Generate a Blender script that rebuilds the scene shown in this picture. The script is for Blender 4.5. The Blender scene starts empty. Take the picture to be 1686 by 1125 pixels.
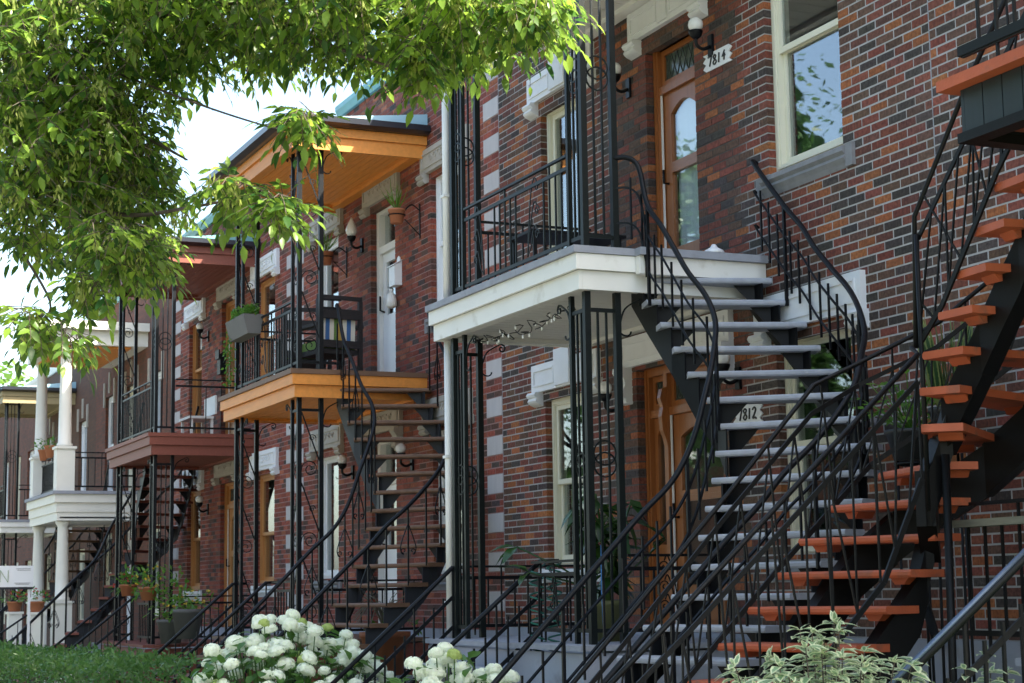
import bpy, math, random
from mathutils import Vector, Matrix, noise
R = math.radians
random.seed(7)
scene = bpy.context.scene
COL = scene.collection

# ------------------------------------------------------------------ camera
cam_d = bpy.data.cameras.new('camera')
cam = bpy.data.objects.new('camera', cam_d)
COL.objects.link(cam)
YAW, PITCH, ROLL = R(66.089), R(7.963), R(-0.8406)
fwd = Vector((-math.sin(YAW) * math.cos(PITCH), math.cos(YAW) * math.cos(PITCH), math.sin(PITCH)))
rgt = Vector((math.cos(YAW), math.sin(YAW), 0))
upv = rgt.cross(fwd)
r2 = rgt * math.cos(ROLL) + upv * math.sin(ROLL)
u2 = upv * math.cos(ROLL) - rgt * math.sin(ROLL)
CAM = Vector((17.185, -7.498, 1.6))
m = Matrix((r2, u2, -fwd)).transposed().to_4x4()
m.translation = CAM
cam.matrix_world = m
cam_d.sensor_width = 36
cam_d.lens = 2945.16 / 1686 * 36
cam_d.clip_end = 2000
cam_d.dof.use_dof = True
cam_d.dof.focus_distance = 12.5
cam_d.dof.aperture_fstop = 9.0
scene.camera = cam

# ------------------------------------------------------------------ sky and sun
SUN = Vector((0.75, 0.60, 1.0)).normalized()
elev = math.asin(SUN.z)
world = bpy.data.worlds.new('World')
scene.world = world
world.use_nodes = True
wn = world.node_tree
bg = wn.nodes['Background']
sky = wn.nodes.new('ShaderNodeTexSky')
sky.sky_type = 'NISHITA'
sky.sun_disc = False
sky.sun_elevation = elev
sky.sun_rotation = math.atan2(SUN.x, SUN.y)
sky.air_density = 1.0
sky.dust_density = 3.0
sky.ozone_density = 1.0
wn.links.new(sky.outputs[0], bg.inputs[0])
bg.inputs[1].default_value = 0.15
sun_d = bpy.data.lights.new('sun', 'SUN')
sun_d.energy = 5.0
sun_d.angle = R(0.53)
sun_d.color = (1.0, 0.95, 0.86)
sun = bpy.data.objects.new('sun', sun_d)
COL.objects.link(sun)
sun.rotation_euler = SUN.to_track_quat('Z', 'Y').to_euler()
sun.location = (0, 0, 30)
scene.view_settings.view_transform = 'Standard'
scene.view_settings.look = 'None'
scene.view_settings.gamma = 1.0
scene.view_settings.exposure = 2.0
scene.view_settings.use_white_balance = True
scene.view_settings.white_balance_temperature = 6900
scene.view_settings.white_balance_tint = 6
scene.cycles.use_denoising = True
scene.cycles.max_bounces = 8
scene.cycles.transparent_max_bounces = 12
scene.cycles.sample_clamp_indirect = 6.0

# ------------------------------------------------------------------ materials
MATS = {}
def mat(name, col=(.5, .5, .5), rough=.6, metal=0.0, var=.12, scale=6.0, bump=0.0, bscale=60.0, spec=.5, dirt=None, stretch=None):
    if name in MATS: return MATS[name]
    ma = bpy.data.materials.new(name); ma.use_nodes = True
    nt = ma.node_tree; b = nt.nodes['Principled BSDF']
    b.inputs['Roughness'].default_value = rough
    b.inputs['Metallic'].default_value = metal
    b.inputs['Specular IOR Level'].default_value = spec
    tc = nt.nodes.new('ShaderNodeTexCoord')
    src = tc.outputs['Object']
    if stretch:
        mp = nt.nodes.new('ShaderNodeMapping'); mp.inputs['Scale'].default_value = stretch
        nt.links.new(src, mp.inputs[0]); src = mp.outputs[0]
    nz = nt.nodes.new('ShaderNodeTexNoise'); nz.inputs['Scale'].default_value = scale
    nz.inputs['Detail'].default_value = 5
    nt.links.new(src, nz.inputs['Vector'])
    mx = nt.nodes.new('ShaderNodeMix'); mx.data_type = 'RGBA'
    lo = tuple(max(0, c * (1 - min(.6, var * 1.6))) for c in col) + (1,)
    hi = tuple(min(1, c * (1 + var)) for c in col) + (1,)
    mx.inputs[6].default_value = lo; mx.inputs[7].default_value = hi
    nt.links.new(nz.outputs['Fac'], mx.inputs[0])
    out = mx.outputs[2]
    if dirt:
        dcol, dsc, th = dirt
        n2 = nt.nodes.new('ShaderNodeTexNoise'); n2.inputs['Scale'].default_value = dsc; n2.inputs['Detail'].default_value = 8
        nt.links.new(src, n2.inputs['Vector'])
        rp = nt.nodes.new('ShaderNodeValToRGB')
        rp.color_ramp.elements[0].position = th; rp.color_ramp.elements[1].position = min(1, th + .16)
        nt.links.new(n2.outputs['Fac'], rp.inputs[0])
        m2 = nt.nodes.new('ShaderNodeMix'); m2.data_type = 'RGBA'
        nt.links.new(rp.outputs[0], m2.inputs[0]); nt.links.new(out, m2.inputs[6])
        m2.inputs[7].default_value = dcol + (1,)
        out = m2.outputs[2]
    nt.links.new(out, b.inputs['Base Color'])
    if bump:
        n3 = nt.nodes.new('ShaderNodeTexNoise'); n3.inputs['Scale'].default_value = bscale; n3.inputs['Detail'].default_value = 4
        nt.links.new(src, n3.inputs['Vector'])
        bp = nt.nodes.new('ShaderNodeBump'); bp.inputs['Strength'].default_value = bump; bp.inputs['Distance'].default_value = .01
        nt.links.new(n3.outputs['Fac'], bp.inputs['Height']); nt.links.new(bp.outputs[0], b.inputs['Normal'])
    MATS[name] = ma
    return ma

def brick_mat(name, objcol):
    ma = bpy.data.materials.new(name); ma.use_nodes = True
    nt = ma.node_tree; b = nt.nodes['Principled BSDF']; b.inputs['Roughness'].default_value = .82
    b.inputs['Specular IOR Level'].default_value = .25
    if objcol:
        s = nt.nodes.new('ShaderNodeObjectInfo').outputs['Color']
    else:
        a = nt.nodes.new('ShaderNodeAttribute'); a.attribute_name = 'tint'; s = a.outputs['Color']
    g = nt.nodes.new('ShaderNodeNewGeometry')
    nz = nt.nodes.new('ShaderNodeTexNoise'); nz.inputs['Scale'].default_value = 38; nz.inputs['Detail'].default_value = 6
    nt.links.new(g.outputs['Position'], nz.inputs['Vector'])
    mp = nt.nodes.new('ShaderNodeMapping'); mp.inputs['Scale'].default_value = (130, 130, 9)
    nt.links.new(g.outputs['Position'], mp.inputs[0])
    st = nt.nodes.new('ShaderNodeTexNoise'); st.inputs['Scale'].default_value = 1.0; st.inputs['Detail'].default_value = 2
    nt.links.new(mp.outputs[0], st.inputs['Vector'])
    hs = nt.nodes.new('ShaderNodeMapRange'); hs.inputs[1].default_value = .3; hs.inputs[2].default_value = .7
    hs.inputs[3].default_value = .62; hs.inputs[4].default_value = 1.32
    nt.links.new(nz.outputs['Fac'], hs.inputs[0])
    mu = nt.nodes.new('ShaderNodeVectorMath'); mu.operation = 'SCALE'
    nt.links.new(s, mu.inputs[0]); nt.links.new(hs.outputs[0], mu.inputs['Scale'])
    h2 = nt.nodes.new('ShaderNodeMapRange'); h2.inputs[1].default_value = .3; h2.inputs[2].default_value = .7
    h2.inputs[3].default_value = .8; h2.inputs[4].default_value = 1.12
    nt.links.new(st.outputs['Fac'], h2.inputs[0])
    m2 = nt.nodes.new('ShaderNodeVectorMath'); m2.operation = 'SCALE'
    nt.links.new(mu.outputs[0], m2.inputs[0]); nt.links.new(h2.outputs[0], m2.inputs['Scale'])
    n5 = nt.nodes.new('ShaderNodeTexNoise'); n5.inputs['Scale'].default_value = 1.1; n5.inputs['Detail'].default_value = 7
    nt.links.new(g.outputs['Position'], n5.inputs['Vector'])
    h5 = nt.nodes.new('ShaderNodeMapRange'); h5.inputs[1].default_value = .35; h5.inputs[2].default_value = .65
    h5.inputs[3].default_value = .82; h5.inputs[4].default_value = 1.14
    nt.links.new(n5.outputs['Fac'], h5.inputs[0])
    m5 = nt.nodes.new('ShaderNodeVectorMath'); m5.operation = 'SCALE'
    nt.links.new(m2.outputs[0], m5.inputs[0]); nt.links.new(h5.outputs[0], m5.inputs['Scale'])
    nt.links.new(m5.outputs[0], b.inputs['Base Color'])
    bp = nt.nodes.new('ShaderNodeBump'); bp.inputs['Strength'].default_value = .5; bp.inputs['Distance'].default_value = .006
    nt.links.new(st.outputs['Fac'], bp.inputs['Height']); nt.links.new(bp.outputs[0], b.inputs['Normal'])
    MATS[name] = ma
    return ma
BRICK_OBJ = brick_mat('brick_piece', True)
BRICK_ATT = brick_mat('brick_field', False)

def mortar_mat(name, light, dark, zone):
    """pale repointed mortar; old unpointed dark joints inside an x-range of the wall"""
    ma = bpy.data.materials.new(name); ma.use_nodes = True
    nt = ma.node_tree; b = nt.nodes['Principled BSDF']; b.inputs['Roughness'].default_value = .95
    g = nt.nodes.new('ShaderNodeNewGeometry')
    nz = nt.nodes.new('ShaderNodeTexNoise'); nz.inputs['Scale'].default_value = 2.3; nz.inputs['Detail'].default_value = 6
    nt.links.new(g.outputs['Position'], nz.inputs['Vector'])
    sx = nt.nodes.new('ShaderNodeSeparateXYZ'); nt.links.new(g.outputs['Position'], sx.inputs[0])
    ad = nt.nodes.new('ShaderNodeMath'); ad.operation = 'MULTIPLY_ADD'; ad.inputs[1].default_value = 1.2; ad.inputs[2].default_value = -.6
    nt.links.new(nz.outputs['Fac'], ad.inputs[0])
    xx = nt.nodes.new('ShaderNodeMath'); xx.operation = 'ADD'
    nt.links.new(sx.outputs[0], xx.inputs[0]); nt.links.new(ad.outputs[0], xx.inputs[1])
    sb = nt.nodes.new('ShaderNodeMath'); sb.operation = 'SUBTRACT'; sb.inputs[1].default_value = (zone[0] + zone[1]) / 2
    nt.links.new(xx.outputs[0], sb.inputs[0])
    ab = nt.nodes.new('ShaderNodeMath'); ab.operation = 'ABSOLUTE'; nt.links.new(sb.outputs[0], ab.inputs[0])
    mr = nt.nodes.new('ShaderNodeMapRange'); w = (zone[1] - zone[0]) / 2
    mr.inputs[1].default_value = w - .08; mr.inputs[2].default_value = w + .08
    nt.links.new(ab.outputs[0], mr.inputs[0])
    mx = nt.nodes.new('ShaderNodeMix'); mx.data_type = 'RGBA'
    mx.inputs[6].default_value = dark + (1,); mx.inputs[7].default_value = light + (1,)
    nt.links.new(mr.outputs[0], mx.inputs[0])
    n2 = nt.nodes.new('ShaderNodeTexNoise'); n2.inputs['Scale'].default_value = 25; n2.inputs['Detail'].default_value = 5
    nt.links.new(g.outputs['Position'], n2.inputs['Vector'])
    m3 = nt.nodes.new('ShaderNodeMapRange'); m3.inputs[3].default_value = .75; m3.inputs[4].default_value = 1.2
    nt.links.new(n2.outputs['Fac'], m3.inputs[0])
    mu = nt.nodes.new('ShaderNodeVectorMath'); mu.operation = 'SCALE'
    nt.links.new(mx.outputs[2], mu.inputs[0]); nt.links.new(m3.outputs[0], mu.inputs['Scale'])
    nt.links.new(mu.outputs[0], b.inputs['Base Color'])
    MATS[name] = ma
    return ma

def brick_tex_mat(name, c1, c2, mort):
    """far facade: bricks too small to tell apart"""
    ma = bpy.data.materials.new(name); ma.use_nodes = True
    nt = ma.node_tree; b = nt.nodes['Principled BSDF']; b.inputs['Roughness'].default_value = .9
    g = nt.nodes.new('ShaderNodeNewGeometry')
    sx = nt.nodes.new('ShaderNodeSeparateXYZ'); nt.links.new(g.outputs['Position'], sx.inputs[0])
    ad = nt.nodes.new('ShaderNodeMath'); nt.links.new(sx.outputs[0], ad.inputs[0]); nt.links.new(sx.outputs[1], ad.inputs[1])
    cx = nt.nodes.new('ShaderNodeCombineXYZ'); nt.links.new(ad.outputs[0], cx.inputs[0]); nt.links.new(sx.outputs[2], cx.inputs[1])
    bt = nt.nodes.new('ShaderNodeTexBrick')
    bt.inputs['Color1'].default_value = c1 + (1,); bt.inputs['Color2'].default_value = c2 + (1,); bt.inputs['Mortar'].default_value = mort + (1,)
    bt.inputs['Scale'].default_value = 1; bt.inputs['Brick Width'].default_value = .2135; bt.inputs['Row Height'].default_value = .068
    bt.inputs['Mortar Size'].default_value = .006; bt.inputs['Bias'].default_value = -.1
    nt.links.new(cx.outputs[0], bt.inputs['Vector'])
    nz = nt.nodes.new('ShaderNodeTexNoise'); nz.inputs['Scale'].default_value = 1.4; nz.inputs['Detail'].default_value = 6
    nt.links.new(g.outputs['Position'], nz.inputs['Vector'])
    m3 = nt.nodes.new('ShaderNodeMapRange'); m3.inputs[3].default_value = .65; m3.inputs[4].default_value = 1.3
    nt.links.new(nz.outputs['Fac'], m3.inputs[0])
    mu = nt.nodes.new('ShaderNodeVectorMath'); mu.operation = 'SCALE'
    nt.links.new(bt.outputs['Color'], mu.inputs[0]); nt.links.new(m3.outputs[0], mu.inputs['Scale'])
    nt.links.new(mu.outputs[0], b.inputs['Base Color'])
    MATS[name] = ma
    return ma

def glass_mat(name='window_glass', refl=.05):
    ma = bpy.data.materials.new(name); ma.use_nodes = True
    nt = ma.node_tree
    for n in list(nt.nodes): nt.nodes.remove(n)
    o = nt.nodes.new('ShaderNodeOutputMaterial')
    t = nt.nodes.new('ShaderNodeBsdfTransparent'); t.inputs[0].default_value = (.86, .9, .9, 1)
    g = nt.nodes.new('ShaderNodeBsdfGlossy'); g.inputs['Roughness'].default_value = .015; g.inputs[0].default_value = (.95, .97, 1, 1)
    f = nt.nodes.new('ShaderNodeFresnel'); ge = nt.nodes.new('ShaderNodeNewGeometry')
    io = nt.nodes.new('ShaderNodeMapRange'); io.inputs[3].default_value = 1.5; io.inputs[4].default_value = 1/1.5
    nt.links.new(ge.outputs['Backfacing'], io.inputs[0]); nt.links.new(io.outputs[0], f.inputs[0])
    tc = nt.nodes.new('ShaderNodeTexCoord')
    nz = nt.nodes.new('ShaderNodeTexNoise'); nz.inputs['Scale'].default_value = 3.5; nz.inputs['Detail'].default_value = 1
    nt.links.new(tc.outputs['Object'], nz.inputs['Vector'])
    bp = nt.nodes.new('ShaderNodeBump'); bp.inputs['Strength'].default_value = .016; bp.inputs['Distance'].default_value = .02
    nt.links.new(nz.outputs['Fac'], bp.inputs['Height']); nt.links.new(bp.outputs[0], g.inputs['Normal'])
    ad = nt.nodes.new('ShaderNodeMath'); ad.operation = 'ADD'; ad.inputs[1].default_value = refl
    ad.use_clamp = True
    nt.links.new(f.outputs[0], ad.inputs[0])
    mx = nt.nodes.new('ShaderNodeMixShader')
    nt.links.new(ad.outputs[0], mx.inputs[0]); nt.links.new(t.outputs[0], mx.inputs[1]); nt.links.new(g.outputs[0], mx.inputs[2])
    nt.links.new(mx.outputs[0], o.inputs[0])
    MATS[name] = ma
    return ma

def leaf_mat(name, c1, c2, trans=.45, rough=.38, margin=None, tcol=None):
    """two-tone leaf with light passing through; optional pale margin from the uv map"""
    ma = bpy.data.materials.new(name); ma.use_nodes = True
    nt = ma.node_tree
    b = nt.nodes['Principled BSDF']; o = nt.nodes['Material Output']
    b.inputs['Roughness'].default_value = rough
    b.inputs['Specular IOR Level'].default_value = .4
    g = nt.nodes.new('ShaderNodeNewGeometry')
    mx = nt.nodes.new('ShaderNodeMix'); mx.data_type = 'RGBA'
    mx.inputs[6].default_value = c1 + (1,); mx.inputs[7].default_value = c2 + (1,)
    nt.links.new(g.outputs['Random Per Island'], mx.inputs[0])
    out = mx.outputs[2]
    if margin:
        uv = nt.nodes.new('ShaderNodeUVMap')
        sx = nt.nodes.new('ShaderNodeSeparateXYZ'); nt.links.new(uv.outputs[0], sx.inputs[0])
        nz = nt.nodes.new('ShaderNodeTexNoise'); nz.inputs['Scale'].default_value = 60
        nt.links.new(g.outputs['Position'], nz.inputs['Vector'])
        ad = nt.nodes.new('ShaderNodeMath'); ad.operation = 'MULTIPLY_ADD'; ad.inputs[1].default_value = .6
        nt.links.new(nz.outputs['Fac'], ad.inputs[0]); nt.links.new(sx.outputs[0], ad.inputs[2])
        mr = nt.nodes.new('ShaderNodeMapRange'); mr.inputs[1].default_value = .78; mr.inputs[2].default_value = .92
        nt.links.new(ad.outputs[0], mr.inputs[0])
        m2 = nt.nodes.new('ShaderNodeMix'); m2.data_type = 'RGBA'
        nt.links.new(mr.outputs[0], m2.inputs[0]); nt.links.new(out, m2.inputs[6]); m2.inputs[7].default_value = margin + (1,)
        out = m2.outputs[2]
    nt.links.new(out, b.inputs['Base Color'])
    tr = nt.nodes.new('ShaderNodeBsdfTranslucent')
    hs = nt.nodes.new('ShaderNodeHueSaturation'); hs.inputs['Value'].default_value = 2.0; hs.inputs['Hue'].default_value = .485
    nt.links.new(out, hs.inputs['Color']); nt.links.new(hs.outputs[0], tr.inputs[0])
    ms = nt.nodes.new('ShaderNodeMixShader'); ms.inputs[0].default_value = trans
    nt.links.new(b.outputs[0], ms.inputs[1]); nt.links.new(tr.outputs[0], ms.inputs[2])
    nt.links.new(ms.outputs[0], o.inputs[0])
    MATS[name] = ma
    return ma

GLASS = glass_mat()
GLASSR = glass_mat('coated_glass', .07)
M = {
 'white': mat('white_paint', (.78, .77, .73), .5, var=.07, scale=3, dirt=((.50, .47, .40), 4, .62)),
 'cream': mat('cream_paint', (.72, .69, .55), .5, var=.04, scale=3),
 'pvc': mat('white_vinyl', (.8, .81, .83), .35, var=.02),
 'stone': mat('carved_stone', (.42, .39, .34), .9, var=.15, scale=9, bump=.3, bscale=70),
 'whitestone': mat('painted_stone', (.74, .75, .76), .7, var=.06, scale=7, bump=.12, bscale=60, dirt=((.5, .48, .45), 6, .68)),
 'sill': mat('grey_sill_stone', (.24, .24, .25), .9, var=.2, scale=12, bump=.4, bscale=60),
 'block': mat('pale_quoin_stone', (.50, .47, .47), .85, var=.1, scale=14, stretch=(1, 1, .2)),
 'concrete': mat('painted_concrete', (.34, .36, .42), .85, var=.12, scale=4, bump=.2, bscale=40, dirt=((.2, .2, .22), 3, .62)),
 'deck': mat('grey_deck', (.30, .315, .36), .75, var=.15, scale=8, bump=.2, bscale=40, dirt=((.2, .2, .2), 7, .6)),
 'tread': mat('worn_grey_tread', (.34, .36, .41), .7, var=.2, scale=10, bump=.2, dirt=((.5, .5, .5), 9, .62)),
 'iron': mat('black_iron', (.0045, .0055, .0075), .45, var=.3, scale=20, spec=.22),
 'irong': mat('green_black_iron', (.006, .0095, .0095), .45, var=.3, scale=20, spec=.22),
 'ironw': mat('weathered_iron', (.005, .0055, .006), .5, var=.3, scale=16, spec=.22, dirt=((.06, .052, .026), 11, .68)),
 'steelgrey': mat('grey_steel', (.022, .025, .032), .5, var=.2, scale=6, spec=.35),
 'blackwood': mat('black_stained_wood', (.003, .0031, .0034), .5, spec=.22, var=.3, scale=5, stretch=(1, 1, 6), bump=.1),
 'orange': mat('orange_paint', (.41, .088, .033), .6, var=.2, scale=5, bump=.18, bscale=50, dirt=((.15, .07, .045), 7, .57)),
 'cedar': mat('cedar_stain', (.80, .29, .048), .5, var=.22, scale=4, stretch=(1.0, 9, 9), dirt=((.33, .11, .025), 5, .63)),
 'cedarlite': mat('cedar_fascia', (.70, .26, .048), .5, var=.16, scale=4, stretch=(1.0, 6, 6), dirt=((.38, .14, .03), 5, .66)),
 'redwood': mat('red_brown_stain', (.20, .052, .032), .55, var=.18, scale=4, stretch=(1, 8, 8)),
 'wood': mat('varnished_door_wood', (.30, .098, .025), .35, var=.22, scale=3, stretch=(8, 8, 1)),
 'woodlt': mat('honey_wood', (.46, .2, .06), .45, var=.15, scale=3, stretch=(8, 8, 1)),
 'brownwood': mat('brown_tread_wood', (.16, .085, .05), .6, var=.25, scale=5, stretch=(6, 1, 1)),
 'teal': mat('teal_metal', (.16, .36, .38), .45, var=.1),
 'ltblue': mat('pale_blue_metal', (.30, .50, .62), .45, var=.06),
 'gutter': mat('black_gutter', (.014, .017, .026), .3, var=.1),
 'soffit': mat('white_vinyl_soffit', (.66, .64, .60), .6, var=.03),
 'greywood': mat('weathered_grey_wood', (.2, .19, .14), .85, var=.25, scale=6, stretch=(1, 8, 8)),
 'bluewood': mat('dark_teal_boards', (.011, .018, .022), .5, var=.3, scale=3, stretch=(6, 6, 1)),
 'terra': mat('terracotta', (.42, .15, .07), .8, var=.12),
 'blackpot': mat('black_pot', (.02, .022, .024), .5),
 'greenpot': mat('olive_pot', (.12, .13, .05), .6),
 'greypot': mat('grey_planter', (.12, .115, .11), .7),
 'curtain': mat('lace_curtain', (.8, .8, .82), .9, var=.1, scale=3, stretch=(30, 1, .6)),
 'blind': mat('window_blind', (.5, .52, .54), .8, var=.06),
 'screen': mat('insect_screen', (.03, .035, .04), .7, var=.1),
 'dark': mat('dark_interior', (.03, .03, .032), .9),
 'room': mat('dim_room_wall', (.18, .17, .16), .9),
 'leaded': mat('leaded_glass', (.05, .07, .055), .12, var=.5, scale=40),
 'lead': mat('lead_came', (.05, .055, .05), .5),
 'globe': mat('milk_glass', (.8, .8, .78), .2, var=.03),
 'bark': mat('bark', (.09, .07, .055), .95, var=.35, scale=9, bump=.6, bscale=30, stretch=(1, 1, .25)),
 'soil': mat('soil', (.05, .035, .025), .95),
 'grass': mat('lawn', (.05, .09, .025), .95, var=.3, scale=1.5, bump=.5, bscale=80),
 'asphalt': mat('asphalt', (.055, .055, .056), .9, var=.15, scale=4, bump=.2, bscale=120),
 'sidewalk': mat('sidewalk_concrete', (.36, .35, .33), .9, var=.1, scale=2, bump=.15, bscale=90),
 'cushG': mat('green_cushion', (.12, .2, .05), .9),
 'cushW': mat('stripe_white', (.6, .58, .5), .9), 'cushB': mat('stripe_blue', (.04, .12, .3), .9), 'cushY': mat('stripe_mustard', (.4, .25, .05), .9), 'cushN': mat('stripe_green', (.1, .18, .04), .9),
 'wicker': mat('dark_wicker', (.012, .011, .013), .6, bump=.6, bscale=120),
 'sign': mat('sign_white', (.75, .76, .78), .45, var=.02), 'ink': mat('black_ink', (.02, .02, .02), .5), 'olive': mat('olive_ink', (.22, .3, .12), .5),
 'greyink': mat('grey_ink', (.3, .3, .32), .5),
 'tan': mat('tan_paint', (.34, .27, .14), .6, var=.1),
 'hose': mat('green_coil_hose', (.01, .14, .10), .35),
 'bluehose': mat('blue_wand', (.03, .2, .5), .4),
 'silver': mat('bare_steel_rail', (.08, .11, .16), .35, metal=.5, var=.2, scale=30),
}
# ------------------------------------------------------------------ helpers
def V(*a): return Vector(a)
class MB:
    def __init__(s): s.v = []; s.f = []; s.c = []; s.sm = []; s.uv = []; s.mi = []
    def quad(s, *p, mi=0, sm=False):
        n = len(s.v); s.v += [tuple(q) for q in p]; s.f.append(tuple(range(n, n + len(p)))); s.sm.append(sm); s.mi.append(mi)
    def box(s, x0, x1, y0, y1, z0, z1, mi=0):
        n = len(s.v)
        s.v += [(x0,y0,z0),(x1,y0,z0),(x1,y1,z0),(x0,y1,z0),(x0,y0,z1),(x1,y0,z1),(x1,y1,z1),(x0,y1,z1)]
        for q in ((0,3,2,1),(4,5,6,7),(0,1,5,4),(1,2,6,5),(2,3,7,6),(3,0,4,7)):
            s.f.append(tuple(n + i for i in q)); s.sm.append(False); s.mi.append(mi)
        return s
    def bar(s, p, q, w, h=None, up=None, mi=0):
        """rectangular bar p->q, w across, h along up"""
        h = h or w; p = Vector(p); q = Vector(q); d = (q - p)
        if d.length < 1e-6: return s
        d.normalize(); up = Vector(up) if up else (Vector((0, 0, 1)) if abs(d.z) < .95 else Vector((0, 1, 0)))
        a = d.cross(up).normalized(); b = a.cross(d).normalized()
        n = len(s.v)
        for e in (p, q):
            for i, j in ((-1,-1),(1,-1),(1,1),(-1,1)):
                s.v.append(tuple(e + a * (i * w / 2) + b * (j * h / 2)))
        for f in ((0,3,2,1),(4,5,6,7),(0,1,5,4),(1,2,6,5),(2,3,7,6),(3,0,4,7)):
            s.f.append(tuple(n + i for i in f)); s.sm.append(False); s.mi.append(mi)
        return s
    def tube(s, pts, r, k=6, caps=True, mi=0, flat=None):
        """tube through pts; r number or list; flat=(w,h) gives a flat bar section"""
        pts = [Vector(p) for p in pts]; n0 = len(s.v); N = len(pts)
        prev = None
        for i, p in enumerate(pts):
            d = (pts[min(i + 1, N - 1)] - pts[max(i - 1, 0)])
            if d.length < 1e-9: d = Vector((0, 0, 1))
            d.normalize()
            if prev is None:
                up = Vector((0, 0, 1)) if abs(d.z) < .9 else Vector((0, 1, 0))
                a = d.cross(up).normalized()
            else:
                a = (prev - d * prev.dot(d))
                a = a.normalized() if a.length > 1e-6 else d.orthogonal().normalized()
            prev = a; b = a.cross(d).normalized()
            rr = r[i] if isinstance(r, (list, tuple)) else r
            for j in range(k):
                t = 2 * math.pi * (j + .5) / k
                s.v.append(tuple(p + a * (rr * math.cos(t)) + b * (rr * math.sin(t))))
        for i in range(N - 1):
            for j in range(k):
                s.f.append((n0 + i*k + j, n0 + i*k + (j+1) % k, n0 + (i+1)*k + (j+1) % k, n0 + (i+1)*k + j)); s.sm.append(k > 4); s.mi.append(mi)
        if caps:
            s.f.append(tuple(n0 + j for j in range(k))[::-1]); s.sm.append(False); s.mi.append(mi)
            s.f.append(tuple(n0 + (N-1)*k + j for j in range(k))); s.sm.append(False); s.mi.append(mi)
        return s
    def lathe(s, c, prof, k=14, mi=0, axis='z'):
        """profile [(r,z)...] about a vertical axis at c"""
        c = Vector(c); n0 = len(s.v)
        for r, z in prof:
            for j in range(k):
                t = 2 * math.pi * j / k; s.v.append((c.x + r*math.cos(t), c.y + r*math.sin(t), c.z + z))
        for i in range(len(prof) - 1):
            for j in range(k):
                s.f.append((n0+i*k+j, n0+i*k+(j+1)%k, n0+(i+1)*k+(j+1)%k, n0+(i+1)*k+j)); s.sm.append(True); s.mi.append(mi)
        s.f.append(tuple(n0+j for j in range(k))[::-1]); s.sm.append(False); s.mi.append(mi)
        m0 = n0 + (len(prof)-1)*k
        s.f.append(tuple(m0+j for j in range(k))); s.sm.append(False); s.mi.append(mi)
        return s
    def prism(s, poly, d, mi=0):
        """polygon (list of 3d points) swept by vector d"""
        d = Vector(d); n = len(s.v); k = len(poly)
        s.v += [tuple(p) for p in poly] + [tuple(Vector(p) + d) for p in poly]
        s.f.append(tuple(range(n, n + k))); s.f.append(tuple(range(n + k, n + 2*k))[::-1])
        s.sm += [False, False]; s.mi += [mi, mi]
        for i in range(k):
            j = (i + 1) % k
            s.f.append((n + i, n + k + i, n + k + j, n + j)); s.sm.append(False); s.mi.append(mi)
        return s

def root_loc(o):
    while o.parent: o = o.parent
    return o.location.copy()
def make(name, mb, ma, parent=None, shift=True, tint=None):
    me = bpy.data.meshes.new(name)
    off = root_loc(parent) if (parent and shift) else Vector((0, 0, 0))
    vs = [(x - off.x, y - off.y, z - off.z) for x, y, z in mb.v]
    me.from_pydata(vs, [], mb.f)
    for mm in (ma if isinstance(ma, (list, tuple)) else [ma]): me.materials.append(mm)
    me.polygons.foreach_set('use_smooth', mb.sm)
    if any(mb.mi): me.polygons.foreach_set('material_index', mb.mi)
    if mb.c:
        at = me.color_attributes.new('tint', 'FLOAT_COLOR', 'CORNER')
        arr = []
        for p, c in zip(me.polygons, mb.c):
            arr += list(c) * p.loop_total
        at.data.foreach_set('color', arr)
    if mb.uv:
        ul = me.uv_layers.new(name='UVMap')
        ul.data.foreach_set('uv', [x for q in mb.uv for x in q])
    me.update()
    o = bpy.data.objects.new(name, me)
    COL.objects.link(o)
    if parent: o.parent = parent
    return o
def empty(name, loc, label=None, cat=None, group=None, parent=None):
    o = bpy.data.objects.new(name, None); COL.objects.link(o)
    o.empty_display_size = .2
    if parent: o.parent = parent
    else: o.location = loc
    if label: tag(o, label, cat, group)
    return o
def tag(o, label=None, cat=None, group=None, kind=None):
    if label: o['label'] = label
    if cat: o['category'] = cat
    if group: o['group'] = group
    if kind: o['kind'] = kind
    return o
def box(name, parent, ma, *b):
    return make(name, MB().box(*b), ma, parent)
def catmull(pts, n=6):
    pts = [Vector(p) for p in pts]; out = []
    for i in range(len(pts) - 1):
        p0 = pts[max(i-1, 0)]; p1 = pts[i]; p2 = pts[i+1]; p3 = pts[min(i+2, len(pts)-1)]
        for k in range(n):
            t = k / n
            out.append(.5*((2*p1) + (p2-p0)*t + (2*p0-5*p1+4*p2-p3)*t*t + (3*p1-p0-3*p2+p3)*t**3))
    out.append(pts[-1]); return out
def spiral(c, a, b, r0, r1, t0, t1, n=22):
    """points of a spiral about c in plane a,b"""
    c = Vector(c); a = Vector(a); b = Vector(b)
    return [c + (a*math.cos(t0+(t1-t0)*i/n) + b*math.sin(t0+(t1-t0)*i/n)) * (r0+(r1-r0)*i/n) for i in range(n+1)]

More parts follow.
